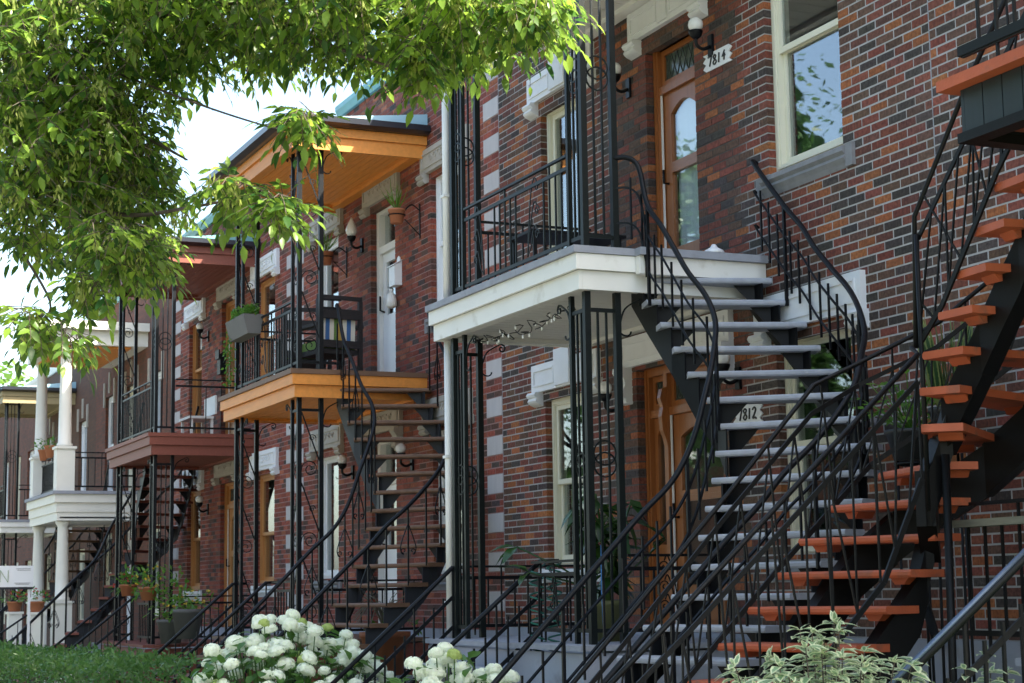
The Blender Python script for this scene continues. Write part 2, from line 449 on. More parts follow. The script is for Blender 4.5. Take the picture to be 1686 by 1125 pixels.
# ------------------------------------------------------------------ brick walls
CO, MO, JT = .068, .2135, .0128
PAL_BLACK = [((.066,.053,.048),.19), ((.118,.066,.047),.26), ((.195,.062,.043),.29), ((.30,.105,.043),.14), ((.145,.057,.043),.13)]
PAL_RED = [((.27,.072,.048),.38), ((.205,.057,.042),.27), ((.115,.060,.047),.13), ((.31,.10,.055),.15), ((.075,.055,.05),.07)]
def pick(pal, rng):
    t = rng.random(); a = 0
    for c, w in pal:
        a += w
        if t <= a: break
    k = rng.uniform(.82, 1.2)
    return tuple(x * k * rng.uniform(.94, 1.06) for x in c)
WALL_BASE = {}
def frame_px(p):
    d = Vector(p) - CAM; z = d.dot(fwd)
    if z < .1: return None
    return (843 + 2945.16 * d.dot(r2) / z, 562.5 - 2945.16 * d.dot(u2) / z, z)
MESH_BRICK = {}
def brick_mesh(w):
    key = round(w, 3)
    if key not in MESH_BRICK:
        mb = MB(); b = .002
        x0, x1, z0, z1 = 0, w, 0, CO - JT
        # front face slightly chamfered
        mb.v = [(x0,b,z0),(x1,b,z0),(x1,b,z1),(x0,b,z1),(x0+b,0,z0+b),(x1-b,0,z0+b),(x1-b,0,z1-b),(x0+b,0,z1-b),(x0,.09,z0),(x1,.09,z0),(x1,.09,z1),(x0,.09,z1)]
        mb.f = [(4,5,6,7),(0,1,5,4),(1,2,6,5),(2,3,7,6),(3,0,4,7),(0,8,9,1),(1,9,10,2),(2,10,11,3),(3,11,8,0)]
        mb.sm = [False]*9; mb.mi = [0]*9
        me = bpy.data.meshes.new('brick'); me.from_pydata(mb.v, [], mb.f); me.materials.append(BRICK_OBJ)
        MESH_BRICK[key] = me
    return MESH_BRICK[key]

def brick_wall(parent, x0, x1, zb, zt, holes, pal, mortar, seed, n_obj=300, blocks=(), face=0.0, phase=0.0, xlow=None):
    """mortar sheet with reveals (part 'wall'), the largest bricks as objects, the others joined"""
    rng = random.Random(seed)
    rows = int(round((zt - zb) / CO)); zt = zb + rows * CO
    H = []
    for a, b, c, d in holes:
        c2 = zb + round((c - zb) / CO) * CO; d2 = zb + round((d - zb) / CO) * CO
        H.append((a, b, c2, d2))
    allh = H + [tuple(b) for b in blocks]
    xs = sorted({x0, x1} | {h[0] for h in H} | {h[1] for h in H}); zs = sorted({zb, zt} | {h[2] for h in H} | {h[3] for h in H})
    xs = [x for x in xs if x0 <= x <= x1]; zs = [z for z in zs if zb <= z <= zt]
    mb = MB(); yf = face + .0035; yd = face + .24
    for i in range(len(xs) - 1):
        for j in range(len(zs) - 1):
            cx = (xs[i]+xs[i+1])/2; cz = (zs[j]+zs[j+1])/2
            if any(h[0] < cx < h[1] and h[2] < cz < h[3] for h in H): continue
            mb.quad((xs[i],yf,zs[j]),(xs[i+1],yf,zs[j]),(xs[i+1],yf,zs[j+1]),(xs[i],yf,zs[j+1]))
    e = .007
    for a, b, c, d in H:
        a2, b2, c2, d2 = a-e, b+e, c-e, d+e
        mb.quad((a2,yf,c2),(a2,yf,d2),(a2,yd,d2),(a2,yd,c2)); mb.quad((b2,yf,c2),(b2,yd,c2),(b2,yd,d2),(b2,yf,d2))
        mb.quad((a2,yf,d2),(b2,yf,d2),(b2,yd,d2),(a2,yd,d2)); mb.quad((a2,yf,c2),(a2,yd,c2),(b2,yd,c2),(b2,yf,c2))
    # body behind
    xl = xlow or x0
    mb.quad((xl,yf,zt),(x1,yf,zt),(x1,9,zt),(xl,9,zt))
    if xlow: mb.quad((xl,yf,zt-.6),(xl,yf,zt),(xl,9,zt),(xl,9,zt-.6)); mb.quad((x0,yf,zt-.3),(xl,yf,zt-.3),(xl,9,zt-.3),(x0,9,zt-.3))
    mb.quad((x1,yf,zb),(x1,9,zb),(x1,9,zt),(x1,yf,zt)); zl = zt-.3 if xlow else zt; mb.quad((x0,yf,zb),(x0,yf,zl),(x0,9,zl),(x0,9,zb))
    wall = make('wall', mb, mortar, parent)
    items = []
    for r in range(rows):
        z = zb + r*CO; zc = z + CO/2
        cuts = sorted([(h[0], h[1]) for h in allh if h[2] - .001 < zc < h[3] + .001])
        seg = []; cur = x0
        for a, b in cuts:
            if a > cur: seg.append((cur, a))
            cur = max(cur, b)
        if cur < x1: seg.append((cur, x1))
        off = (r % 2) * MO / 2 + phase
        for a, b in seg:
            k = math.floor((a - off) / MO); row = []
            while True:
                s = off + k*MO; t = s + MO
                if s >= b - .001: break
                lo = max(s, a); hi = min(t, b)
                if lo > a + .001: lo += JT/2
                if hi < b - .001: hi -= JT/2
                if a == x0 and lo == a: lo += JT/2
                if b == x1 and hi == b: hi -= JT/2
                if hi - lo > .012: row.append([lo, hi])
                k += 1
            if len(row) > 1 and row[0][1]-row[0][0] < .055: row[1][0] = row[0][0]; row.pop(0)
            if len(row) > 1 and row[-1][1]-row[-1][0] < .055: row[-2][1] = row[-1][1]; row.pop()
            if row and a != x0: row[0][0] = a
            if row and b != x1: row[-1][1] = b
            items += [(lo, hi-lo, z + JT/2) for lo, hi in row]
    sc = []
    for it in items:
        f = frame_px((it[0] + it[1]/2, face, it[2]))
        vis = f and -10 < f[0] < 1700 and -10 < f[1] < 1135
        q = frame_px((it[0] + it[1], face, it[2])); p = frame_px((it[0], face, it[2] + CO))
        sc.append((q[0]-frame_px((it[0],face,it[2]))[0])/f[2] if (vis and it[1] > .19) else -1)
    order = sorted(range(len(items)), key=lambda i: -sc[i])
    big = [i for i in order[:n_obj] if sc[i] > 0]; bigset = set(big)
    off = root_loc(parent)
    fm = MB()
    for i, (lo, w, z) in enumerate(items):
        col = pick(pal, rng); dy = face + rng.uniform(-.0015, .0025)
        if i in bigset:
            o = bpy.data.objects.new('brick', brick_mesh(w)); COL.objects.link(o); o.parent = wall
            o.location = Vector((lo, dy, z)) - off; o.color = col + (1,)
        else:
            h = CO - JT; n = len(fm.v); c4 = col + (1,)
            if sc[i] > 0 and f:
                b = .004
            x0_, x1_ = lo, lo + w
            fm.v += [(x0_,dy,z),(x1_,dy,z),(x1_,dy,z+h),(x0_,dy,z+h),(x0_,dy+.09,z),(x1_,dy+.09,z),(x1_,dy+.09,z+h),(x0_,dy+.09,z+h)]
            for q in ((0,1,2,3),(0,4,5,1),(1,5,6,2),(2,6,7,3),(3,7,4,0)):
                fm.f.append(tuple(n+j for j in q)); fm.sm.append(False); fm.mi.append(0); fm.c.append(c4)
    bf = make('brickwork', fm, BRICK_ATT, wall); bf['kind'] = 'stuff'
    return wall

# ------------------------------------------------------------------ windows, doors, trim
def window(house, x0, x1, z0, z1, fm, style='sash', gl=None, face=.0, inner='dark', fr=.075, y=.07, curtain=None, sill=None, split=.5, sill_z=.17):
    w = empty('window', None, parent=house); gl = gl or GLASS
    y0 = face + y; mb = MB()
    def ring(a, b, c, d, t, ya, yb):
        mb.box(a, a+t, ya, yb, c, d); mb.box(b-t, b, ya, yb, c, d); mb.box(a+t, b-t, ya, yb, d-t, d); mb.box(a+t, b-t, ya, yb, c, c+t)
    ring(x0, x1, z0, z1, fr, y0, y0+.12)
    ring(x0+fr*.55, x1-fr*.55, z0+fr*.55, z1-fr*.55, .02, y0-.012, y0-.001)
    make('frame', mb, fm, w)
    a, b, c, d = x0+fr+.001, x1-fr-.001, z0+fr+.001, z1-fr-.001
    if style == 'sash':
        zm = c + (d-c)*split
        mb = MB(); t = .045
        def ring2(a, b, c, d, ya, yb):
            mb.box(a, a+t, ya, yb, c, d); mb.box(b-t, b, ya, yb, c, d); mb.box(a+t, b-t, ya, yb, d-t, d); mb.box(a+t, b-t, ya, yb, c, c+t*1.1)
        ring2(a, b, c, zm+.02, y0+.05, y0+.085); make('lower_sash', mb, fm, w)
        mb = MB(); ring2(a, b, zm-.02, d, y0+.015, y0+.049); make('upper_sash', mb, fm, w)
        make('pane', MB().box(a+t, b-t, y0+.066, y0+.070, c+t, zm), gl, w)
        make('pane', MB().box(a+t, b-t, y0+.030, y0+.034, zm+.02, d-t), gl, w)
    else:
        mb = MB(); t = .05
        xm = (a+b)/2
        for p, q in ((a, xm), (xm, b)) if style == 'double' else ((a, b),):
            mb.box(p, p+t, y0+.03, y0+.075, c, d); mb.box(q-t, q, y0+.03, y0+.075, c, d); mb.box(p+t, q-t, y0+.03, y0+.075, d-t, d); mb.box(p+t, q-t, y0+.03, y0+.075, c, c+t)
            make('pane', MB().box(p+t, q-t, y0+.05, y0+.054, c+t, d-t), gl, w)
        make('sash', mb, fm, w)
    if curtain:
        mb = MB(); k = 16; yc = y0+.16
        ca, cb, cc, cd = curtain[1:]
        pts = [(ca + (cb-ca)*i/k, yc + .02*math.sin(i*2.4)) for i in range(k+1)]
        for i in range(k):
            mb.quad((*pts[i], cc), (*pts[i+1], cc), (*pts[i+1], cd), (*pts[i], cd), sm=True)
        make('curtain', mb, M[curtain[0]], w)
    mb = MB(); yb = y0+.85
    mb.quad((x0,yb,z0),(x1,yb,z0),(x1,yb,z1),(x0,yb,z1)); ya = y0+.12
    mb.quad((x0,ya,z0),(x0,yb,z0),(x0,yb,z1),(x0,ya,z1)); mb.quad((x1,ya,z0),(x1,ya,z1),(x1,yb,z1),(x1,yb,z0))
    mb.quad((x0,ya,z1),(x0,yb,z1),(x1,yb,z1),(x1,ya,z1)); mb.quad((x0,ya,z0),(x1,ya,z0),(x1,yb,z0),(x0,yb,z0))
    make('room_behind', mb, M[inner], w)
    if sill:
        mb = MB(); s0, s1 = x0-.16, x1+.15; zt = z0-.004; zb_ = zt-sill_z
        prof = [(face+.2, zt), (face-.05, zt-.012), (face-.055, zt-.05), (face-.03, zt-.075), (face-.045, zt-.10), (face-.02, zt-.135), (face-.002, zb_), (face+.2, zb_)]
        e = .09
        poly = [(s0+e, a_, b_) for a_, b_ in prof]
        mb.prism(poly, (s1-s0-2*e, 0, 0))
        mb.box(s0, s0+e-.001, face-.03, face+.1, zb_, zt); mb.box(s1-e+.001, s1, face-.03, face+.1, zb_, zt)
        make('sill', mb, M[sill], w)
    return w

def lintel(house, x0, x1, z0, z1, ma, face=0.0, raised=None, corbel=.14, cw=.2, carved=False, scroll=False, panel=True, proud=.05):
    mb = MB(); yf = face - proud
    mb.box(x0, x1, yf, face+.2, z0, z1)
    if panel:   # sunk panel drawn by a thin border
        segs = [(x0+.06, x1-.06)] if not raised else [(x0+.06, raised[0]-.03), (raised[1]+.03, x1-.06)]
        for a, b in segs:
            t = .02; c, d = z0+.055, z1-.05
            for q in ((a,a+t,c,d),(b-t,b,c,d),(a+t,b-t,c,c+t),(a+t,b-t,d-t,d)):
                mb.box(q[0], q[1], yf-.012, yf-.0005, q[2], q[3])
    if raised:
        mb.box(raised[0], raised[1], yf-.02, face+.1, z0+.02, z1+raised[2])
    L = make('lintel', mb, ma, house)
    if carved:
        rng = random.Random(int(x0*977)); mb = MB(); zc = (z0+z1)/2+.01; xm = (x0+x1)/2
        for sgn in (-1, 1):
            for k in range(3):
                cx = xm + sgn*(.09 + k*.14); 
                mb.tube(spiral((cx, yf-.004, zc), (sgn,0,0), (0,0,1), .05, .012, .3, 5.2+k, 12), .009, 4)
        mb.tube(spiral((xm, yf-.004, zc), (1,0,0), (0,0,1), .045, .045, 0, 6.28, 12), .011, 4)
        make('carving', mb, ma, L)
    if corbel and not scroll:
        for s in (0, 1):
            mb = MB(); a = x0-.025 if s == 0 else x1-cw+.025; b = a+cw
            zc = z0
            prof = [(face+.1, zc), (yf-.035, zc), (yf-.05, zc-.025), (yf-.035, zc-.05), (yf-.02, zc-.055), (yf-.035, zc-.085), (yf-.02, zc-.105), (yf, zc-.12), (face, zc-corbel), (face+.1, zc-corbel)]
            mb.prism([(a, p, q) for p, q in prof], (b-a, 0, 0))
            make('corbel', mb, ma, L)
    if scroll:
        for s in (0, 1):
            a = x0+.0 if s == 0 else x1-.15; b = a+.15
            h = scroll; prof = [(face+.1, z0), (yf-.07, z0), (yf-.075, z0-.04), (yf-.04, z0-.09), (yf-.02, z0-.14), (yf-.05, z0-h*.68), (yf-.055, z0-h*.8), (yf-.02, z0-h*.86), (yf-.01, z0-h*.97), (face, z0-h), (face+.1, z0-h)]
            mb = MB().prism([(a, p, q) for p, q in prof], (b-a, 0, 0))
            make('scroll_bracket', mb, ma, L)
    return L

def arch_poly(a, b, c, d, rise, n=8):
    pts = [(a, c), (b, c), (b, d-rise)]
    for i in range(1, n):
        t = i/n; pts.append((b+(a-b)*t, d-rise+rise*math.sin(math.pi*t)))
    pts.append((a, d-rise)); return pts
def ring_panel(mb, outer, inner, y0, y1):
    """flat frame between two matching outlines (xz), extruded y0..y1"""
    n = len(outer)
    for i in range(n):
        j = (i+1) % n
        o0, o1, i0, i1 = outer[i], outer[j], inner[i], inner[j]
        mb.quad((o0[0],y0,o0[1]),(o1[0],y0,o1[1]),(i1[0],y0,i1[1]),(i0[0],y0,i0[1]))
        mb.quad((i0[0],y0,i0[1]),(i1[0],y0,i1[1]),(i1[0],y1,i1[1]),(i0[0],y1,i0[1]))
        mb.quad((o0[0],y0,o0[1]),(o0[0],y1,o0[1]),(o1[0],y1,o1[1]),(o1[0],y0,o1[1]))

def wood_door(house, x0, x1, z0, z1, face=0, y=.08, ma='wood', transom=.36, arched=True, side=0, curtain=True, leaf_label=None, strip=True):
    d = empty('door', None, parent=house)
    W = M[ma]; y0 = face+y; t = .085
    mb = MB(); mb.box(x0, x0+t, y0, y0+.14, z0, z1); mb.box(x1-t, x1, y0, y0+.14, z0, z1); mb.box(x0+t, x1-t, y0, y0+.14, z1-t, z1)
    mb.box(x0+t*.35, x0+t*.7, y0-.015, y0-.001, z0, z1-t*.3); mb.box(x1-t*.7, x1-t*.35, y0-.015, y0-.001, z0, z1-t*.3)
    zt = z1-t-transom
    mb.box(x0+t+.001, x1-t-.001, y0+.01, y0+.13, zt-.07, zt)
    make('door_frame', mb, W, d)
    xl = x0+t
    # transom lights
    n = 1 if not side else 2
    xs = [(x0+t, x1-t)] if not side else [(x0+t, x0+t+side), (x0+t+side+.07, x1-t)]
    for a, b in xs:
        a += .002; b -= .002; c_, d_ = zt+.002, z1-t-.002
        mb = MB(); f = .05
        mb.box(a, a+f, y0+.04, y0+.08, c_, d_); mb.box(b-f, b, y0+.04, y0+.08, c_, d_); mb.box(a+f, b-f, y0+.04, y0+.08, c_, c_+f); mb.box(a+f, b-f, y0+.04, y0+.08, d_-f, d_)
        T = make('transom', mb, W, d)
        make('pane', MB().box(a+f, b-f, y0+.06, y0+.065, c_+f, d_-f), M['leaded'], T)
        mb = MB(); nn = max(2, int((b-a-2*f)/.09)); w_ = (b-a-2*f)/nn
        for k in range(nn):
            xa = a+f+k*w_
            mb.bar((xa, y0+.057, c_+f), (xa+w_, y0+.057, d_-f), .006); mb.bar((xa+w_, y0+.057, c_+f), (xa, y0+.057, d_-f), .006)
        make('came', mb, M['lead'], T)
    ztop = zt-.072
    if side:
        a, b = x0+t+.002, x0+t+side-.002
        mb = MB(); o = arch_poly(a, b, z0+.02, ztop, .0001); i_ = arch_poly(a+.06, b-.06, z0+.75, ztop-.10, .05)
        ring_panel(mb, o, i_, y0+.045, y0+.085); S = make('sidelight', mb, W, d)
        make('pane', MB().box(a+.05, b-.05, y0+.07, y0+.075, z0+.7, ztop-.08), GLASS, S)
        make('mullion', MB().box(b+.002, b+.07, y0-.005, y0+.13, z0, z1-t-.001), W, d)
        # carved bracket on the mullion
        xm = b+.036; mb = MB()
        pr_ = [(y0-.006, zt+.18), (y0-.05, zt+.16), (y0-.07, zt+.08), (y0-.045, zt), (y0-.06, zt-.08), (y0-.05, zt-.2), (y0-.02, zt-.28), (y0-.006, zt-.34)]
        mb.prism([(xm-.03, p, q) for p, q in pr_], (.06, 0, 0)); make('carved_bracket', mb, W, d)
        xl = b+.072
    a, b = xl+.004, x1-t-.004
    if strip: make('weather_strip', MB().box(a-.003, a+.014, y0+.02, y0+.034, z0, ztop), M['white'], d)
    a += .016
    mb = MB(); H_ = ztop-z0; split = z0+H_*.62; low = z0+H_*.17
    rise = .09 if arched else .0001
    o = arch_poly(a, b, split, ztop, .0001); i_ = arch_poly(a+.12, b-.12, split+.045, ztop-.11, rise)
    ring_panel(mb, o, i_, y0+.045, y0+.09)
    o = arch_poly(a, b, low, split-.0006, .0001); i_ = arch_poly(a+.12, b-.12, low+.08, split-.05, .0001)
    ring_panel(mb, o, i_, y0+.045, y0+.09)
    mb.box(a, b, y0+.045, y0+.09, z0+.02, low-.0005)
    mb.box(a+.13, b-.13, y0+.03, y0+.0445, z0+.10, low-.02)
    D = make('door_leaf', mb, W, d)
    make('pane', MB().box(a+.11, b-.11, y0+.068, y0+.073, split+.035, ztop-.10), GLASS, D)
    make('pane', MB().box(a+.11, b-.11, y0+.068, y0+.073, low+.07, split-.04), GLASS, D)
    split = low
    make('handle', MB().tube([(a+.06, y0+.04, z0+.98), (a+.06, y0-.01, z0+.98), (a+.06, y0-.012, z0+1.1)], .012, 6), M['iron'], D)
    if curtain:
        mb = MB(); k = 20
        pts = [(a+.1 + (b-a-.2)*i/k, y0+.12+.012*math.sin(i*2.1)) for i in range(k+1)]
        for i in range(k): mb.quad((*pts[i], split+.05), (*pts[i+1], split+.05), (*pts[i+1], ztop-.07), (*pts[i], ztop-.07), sm=True)
        make('lace_curtain', mb, M['curtain'], d)
    mb = MB(); yb = y0+.9
    mb.quad((x0,yb,z0),(x1,yb,z0),(x1,yb,z1),(x0,yb,z1)); mb.quad((x0,y0+.14,z0),(x0,yb,z0),(x0,yb,z1),(x0,y0+.14,z1)); mb.quad((x1,y0+.14,z0),(x1,y0+.14,z1),(x1,yb,z1),(x1,yb,z0))
    mb.quad((x0,y0+.14,z1),(x0,yb,z1),(x1,yb,z1),(x1,y0+.14,z1)); mb.quad((x0,y0+.14,z0),(x1,y0+.14,z0),(x1,yb,z0),(x0,yb,z0))
    make('room_behind', mb, M['room'], d)
    return d

def wall_lamp(x, z, label, kind='globe', face=0.0, ma='iron'):
    o = empty('wall_lamp', (x, face, z), label, 'wall lamp', 'lamps beside the doors')
    mb = MB(); mb.box(x-.035, x+.035, face-.025, face-.002, z-.11, z+.07)
    mb.tube(catmull([(x, face-.02, z-.03), (x, face-.09, z-.06), (x, face-.15, z-.03), (x, face-.155, z+.03)], 4), .016, 6)
    make('bracket', mb, M[ma], o)
    c = (x, face-.155, z+.03)
    make('lamp_holder', MB().lathe(c, [(.02, -.01), (.045, .01), (.06, .045), (.062, .06)], 12), M[ma], o)
    if kind == 'globe':
        prof = [(.04, .062)] + [(.066*math.sin(t), .114-.066*math.cos(t)) for t in [R(a) for a in (40, 65, 90, 115, 140, 160, 175)]]
    else:
        prof = [(.045, .062), (.07, .10), (.075, .14), (.062, .19), (.035, .25), (.008, .31)]
    make('globe', MB().lathe(c, prof, 14), M['globe'], o)
    return o
# ------------------------------------------------------------------ iron work
def column(parent, xc, yc, sx, z0, z1, style, ma, gap=.26, top_scroll=True):
    c = empty('column', None, parent=parent)
    P = [(xc, yc, .05), (xc+sx*gap, yc, .036), (xc, yc+gap, .05)]
    for x, y, w in P:
        make('post', MB().box(x-w/2, x+w/2, y-w/2, y+w/2, z0, z1), ma, c)
    mb = MB()
    for d in ((sx, 0), (0, 1)):
        a = V(xc, yc, 0); e = V(d[0], d[1], 0)
        for z in (z0+.10, z1-.14):
            mb.bar(a+e*.025+V(0,0,z), a+e*(gap-.02)+V(0,0,z), .02, .03)
        if style == 'twist':
            for t in (.36, .64):
                p = a+e*(gap*t); k = 40
                mb.box(p.x-.008, p.x+.008, p.y-.008, p.y+.008, z0+.1, z1-.14)
            for zf in (.52,):
                z = z0+(z1-z0)*zf
                for dz in (-.045, .045):
                    mb.tube(spiral(a+e*(gap*.5)+V(0,0,z+dz), e, (0,0,1), gap*.36, gap*.36, 0, 6.28, 16), .008, 4)
        else:
            n = max(2, int((z1-z0)/.75)); hh = (z1-z0-.3)/n
            for i in range(n):
                zb = z0+.15+i*hh
                mb.bar(a+e*.03+V(0,0,zb+hh*.98), a+e*(gap-.02)+V(0,0,zb+hh*.30), .006, .016)
                s = 1
                mb.tube(spiral(a+e*(gap*.5)+V(0,0,zb+hh*.18), e, (0,0,1), gap*.40, .015, 3.3, -7.2, 22), .007, 4)
                mb.tube(spiral(a+e*(gap*.60)+V(0,0,zb+hh*.62), e, (0,0,1), .045, .01, 0, 7.5, 12), .006, 4)
    make('scrollwork', mb, ma, c)
    if top_scroll:
        for ox, oy, d in ((xc, yc+gap, (0, 1, 0)), (xc+sx*gap, yc, (sx, 0, 0))):
            d = V(*d); b = V(ox, oy, z1); mb = MB()
            mb.tube(catmull([b+d*.02+V(0,0,-.26), b+d*.07+V(0,0,-.12), b+d*.2+V(0,0,-.04)], 5)+spiral(b+d*.22+V(0,0,-.075), d, (0,0,1), .04, .01, 1.57, -5.5, 14), .008, 4)
            mb.tube(spiral(b+d*.11+V(0,0,-.28), d, (0,0,1), .1, .015, 3.14, -4.2+6.28+3.14, 20), .008, 4)
            make('bracket_scroll', mb, ma, c)
    return c

def railing(parent, p, q, z0, h, ma, sp=.115, second=.1, low=.1, motif=None, over=0.0, bw=.014, rails='flat'):
    r = empty('railing', None, parent=parent)
    p = V(*p, 0); q = V(*q, 0); d = q-p; L = d.length; d.normalize()
    zt = z0+h
    make('top_rail', MB().bar(p+V(0,0,zt), q+V(0,0,zt), .03, .02), ma, r)
    if second: make('rail', MB().bar(p+V(0,0,zt-second), q+V(0,0,zt-second), .018, .03), ma, r)
    make('bottom_rail', MB().bar(p+V(0,0,z0+low), q+V(0,0,z0+low), .018, .03), ma, r)
    n = max(1, int(L/sp)); skip = motif or []
    for i in range(1, n):
        s = L*i/n
        if any(a < s < b for a, b in skip): continue
        x = p+d*s; top = zt if i % 4 == 0 else zt-(second or 0)
        make('baluster', MB().box(x.x-bw/2, x.x+bw/2, x.y-bw/2, x.y+bw/2, z0+low-(.08 if i % 4 == 2 else 0), top), ma, r)
    for a, b in skip:
        mb = MB(); m_ = p+d*((a+b)/2); w = (b-a)/2
        for sg in ((1,) if (a, b) == skip[0] else (-1,)):
            for k in range(3):
                zz = z0+low+.12+k*(h-.25)*.36
                base = m_-d*(sg*w*.9)
                c = base+d*(sg*.05)+V(0,0,zz+.06)
                mb.tube(spiral(c, d*sg, (0,0,1), .045, .01, 3.14, -4.5, 14), .006, 4)
                mb.tube(catmull([m_+d*(sg*w*.15)+V(0,0,z0+low+.03), m_-d*(sg*w*.15)+V(0,0,zz-.02), base+d*(sg*w*.45)+V(0,0,zz+.14), c+d*(sg*.0)+V(0,0,.045)], 6), .006, 4)
            make('scroll_motif', mb, ma, r); mb = MB()
        mb.v or None
    return r

# ------------------------------------------------------------------ galleries
def planks(parent, x0, x1, y0, y1, z, n, ma, along='x', th=.02, gap=.010):
    for i in range(n):
        if along == 'x':
            a = y0+(y1-y0)*i/n; b = y0+(y1-y0)*(i+1)/n-gap
            make('plank', MB().box(x0, x1, a, b, z, z+th), ma, parent)
        else:
            a = x0+(x1-x0)*i/n; b = x0+(x1-x0)*(i+1)/n-gap
            make('plank', MB().box(a, b, y0, y1, z, z+th), ma, parent)

def balcony(x0, x1, zf, fasc, soff, deckm, label, depth=1.6, fh=.33, boards='x', nb=16, cols=('twist', 'irong'), rail=None, zlow=1.2, land=None, motif=None, group=None, rmat=None, side_rail=False):
    """upper gallery deck on iron columns; returns root"""
    b = empty('balcony', ((x0+x1)/2, 0, zf-fh), label, 'balcony', 'galleries over the front porches')
    y0 = -depth
    make('deck', MB().box(x0-.06, x1+.05, y0-.06, -.002, zf-.055, zf), deckm, b)
    zt = zf-.058; zb = zf-fh; zm = zt-(zt-zb)*.45
    t = .03
    # stepped fascia: upper board proud of lower board
    for nm, e, a_, b_ in (('fascia_board', .035, zm, zt), ('fascia_board', .0, zb, zm-.002)):
        make(nm, MB().box(x0-e, x1+e, y0-e, y0-e+t, a_, b_), fasc, b)
        make(nm, MB().box(x1+e-t, x1+e, y0-e+t+.001, -.003, a_, b_), fasc, b)
        make(nm, MB().box(x0-e, x0-e+t, y0-e+t+.001, -.003, a_, b_), fasc, b)
    s = empty('soffit', None, parent=b)
    if boards == 'x': planks(s, x0+.04, x1-.04, y0+.04, -.01, zb+.05, nb, soff)
    else: planks(s, x0+.04, x1-.04, y0+.04, -.01, zb+.05, nb, soff, 'y')
    mb = MB(); mb.box(x0+.031, x0+.13, y0+.031, -.01, zb+.012, zb+.049); mb.box(x1-.13, x1-.031, y0+.031, -.01, zb+.012, zb+.049)
    mb.box(x0+.131, x1-.131, y0+.031, y0+.13, zb+.012, zb+.049); mb.box(x0+.131, x1-.131, -.11, -.01, zb+.012, zb+.049)
    make('edge_trim', mb, soff, b)
    return b

def gallery_roof(x0, x1, zs, fasc, soff, label, depth=1.65, fh=.235, gut='gutter', metal='ltblue', nb=17, boards='x', rise=.2, gh=.1):
    """shed roof above the upper gallery; zs = soffit underside"""
    r = empty('gallery_roof', ((x0+x1)/2, 0, zs), label, 'porch roof', 'roofs over the upper galleries')
    y0 = -depth; t = .035; zt = zs+fh
    zm = zs+fh*.55
    for e, a_, b_ in ((.03, zm, zt), (0, zs-.03, zm-.002)):
        make('fascia_board', MB().box(x0-e, x1+e, y0-e, y0-e+t, a_, b_), fasc, r)
        make('fascia_board', MB().box(x1+e-t, x1+e, y0-e+t+.001, -.003, a_, b_), fasc, r)
        make('fascia_board', MB().box(x0-e, x0-e+t, y0-e+t+.001, -.003, a_, b_), fasc, r)
    mb = MB(); g = .13
    prof = [(0, 0), (-.05, 0), (-g, .03), (-g, gh), (-g+.015, gh), (0, gh)]
    for seg in range(3):
        if seg == 0: mb.prism([(x0-.04, y0-.04+p, zt+.001+q) for p, q in prof], (x1-x0+.08, 0, 0))
        elif seg == 1: mb.prism([(x1+.04-p, y0-.04, zt+.001+q) for p, q in prof], (0, depth+.03, 0))
        else: mb.prism([(x0-.04+p, y0-.04, zt+.001+q) for p, q in prof], (0, depth+.03, 0))
    make('gutter', mb, M[gut], r)
    mb = MB(); zz = zt+gh-.035
    a0, a1 = x0-.05, x1+.05; yb = y0-.06
    mb.v = [(a0,yb,zz-.03),(a1,yb,zz-.03),(a1,-.003,zz-.03),(a0,-.003,zz-.03),(a0,yb,zz),(a1,yb,zz),(a1,-.003,zz+rise),(a0,-.003,zz+rise)]
    mb.f = [(0,3,2,1),(4,5,6,7),(0,1,5,4),(1,2,6,5),(2,3,7,6),(3,0,4,7)]; mb.sm = [False]*6; mb.mi = [0]*6
    make('metal_roofing', mb, M[metal], r)
    s = empty('soffit', None, parent=r)
    planks(s, x0+.04, x1-.04, y0+.04, -.01, zs+.05, nb, soff, boards)
    mb = MB(); mb.box(x0+.036, x0+.15, y0+.036, -.01, zs+.005, zs+.049); mb.box(x1-.15, x1-.036, y0+.036, -.01, zs+.005, zs+.049)
    mb.box(x0+.151, x1-.151, y0+.036, y0+.15, zs+.005, zs+.049); mb.box(x0+.151, x1-.151, -.14, -.01, zs+.005, zs+.049)
    make('edge_trim', mb, fasc, r)
    return r

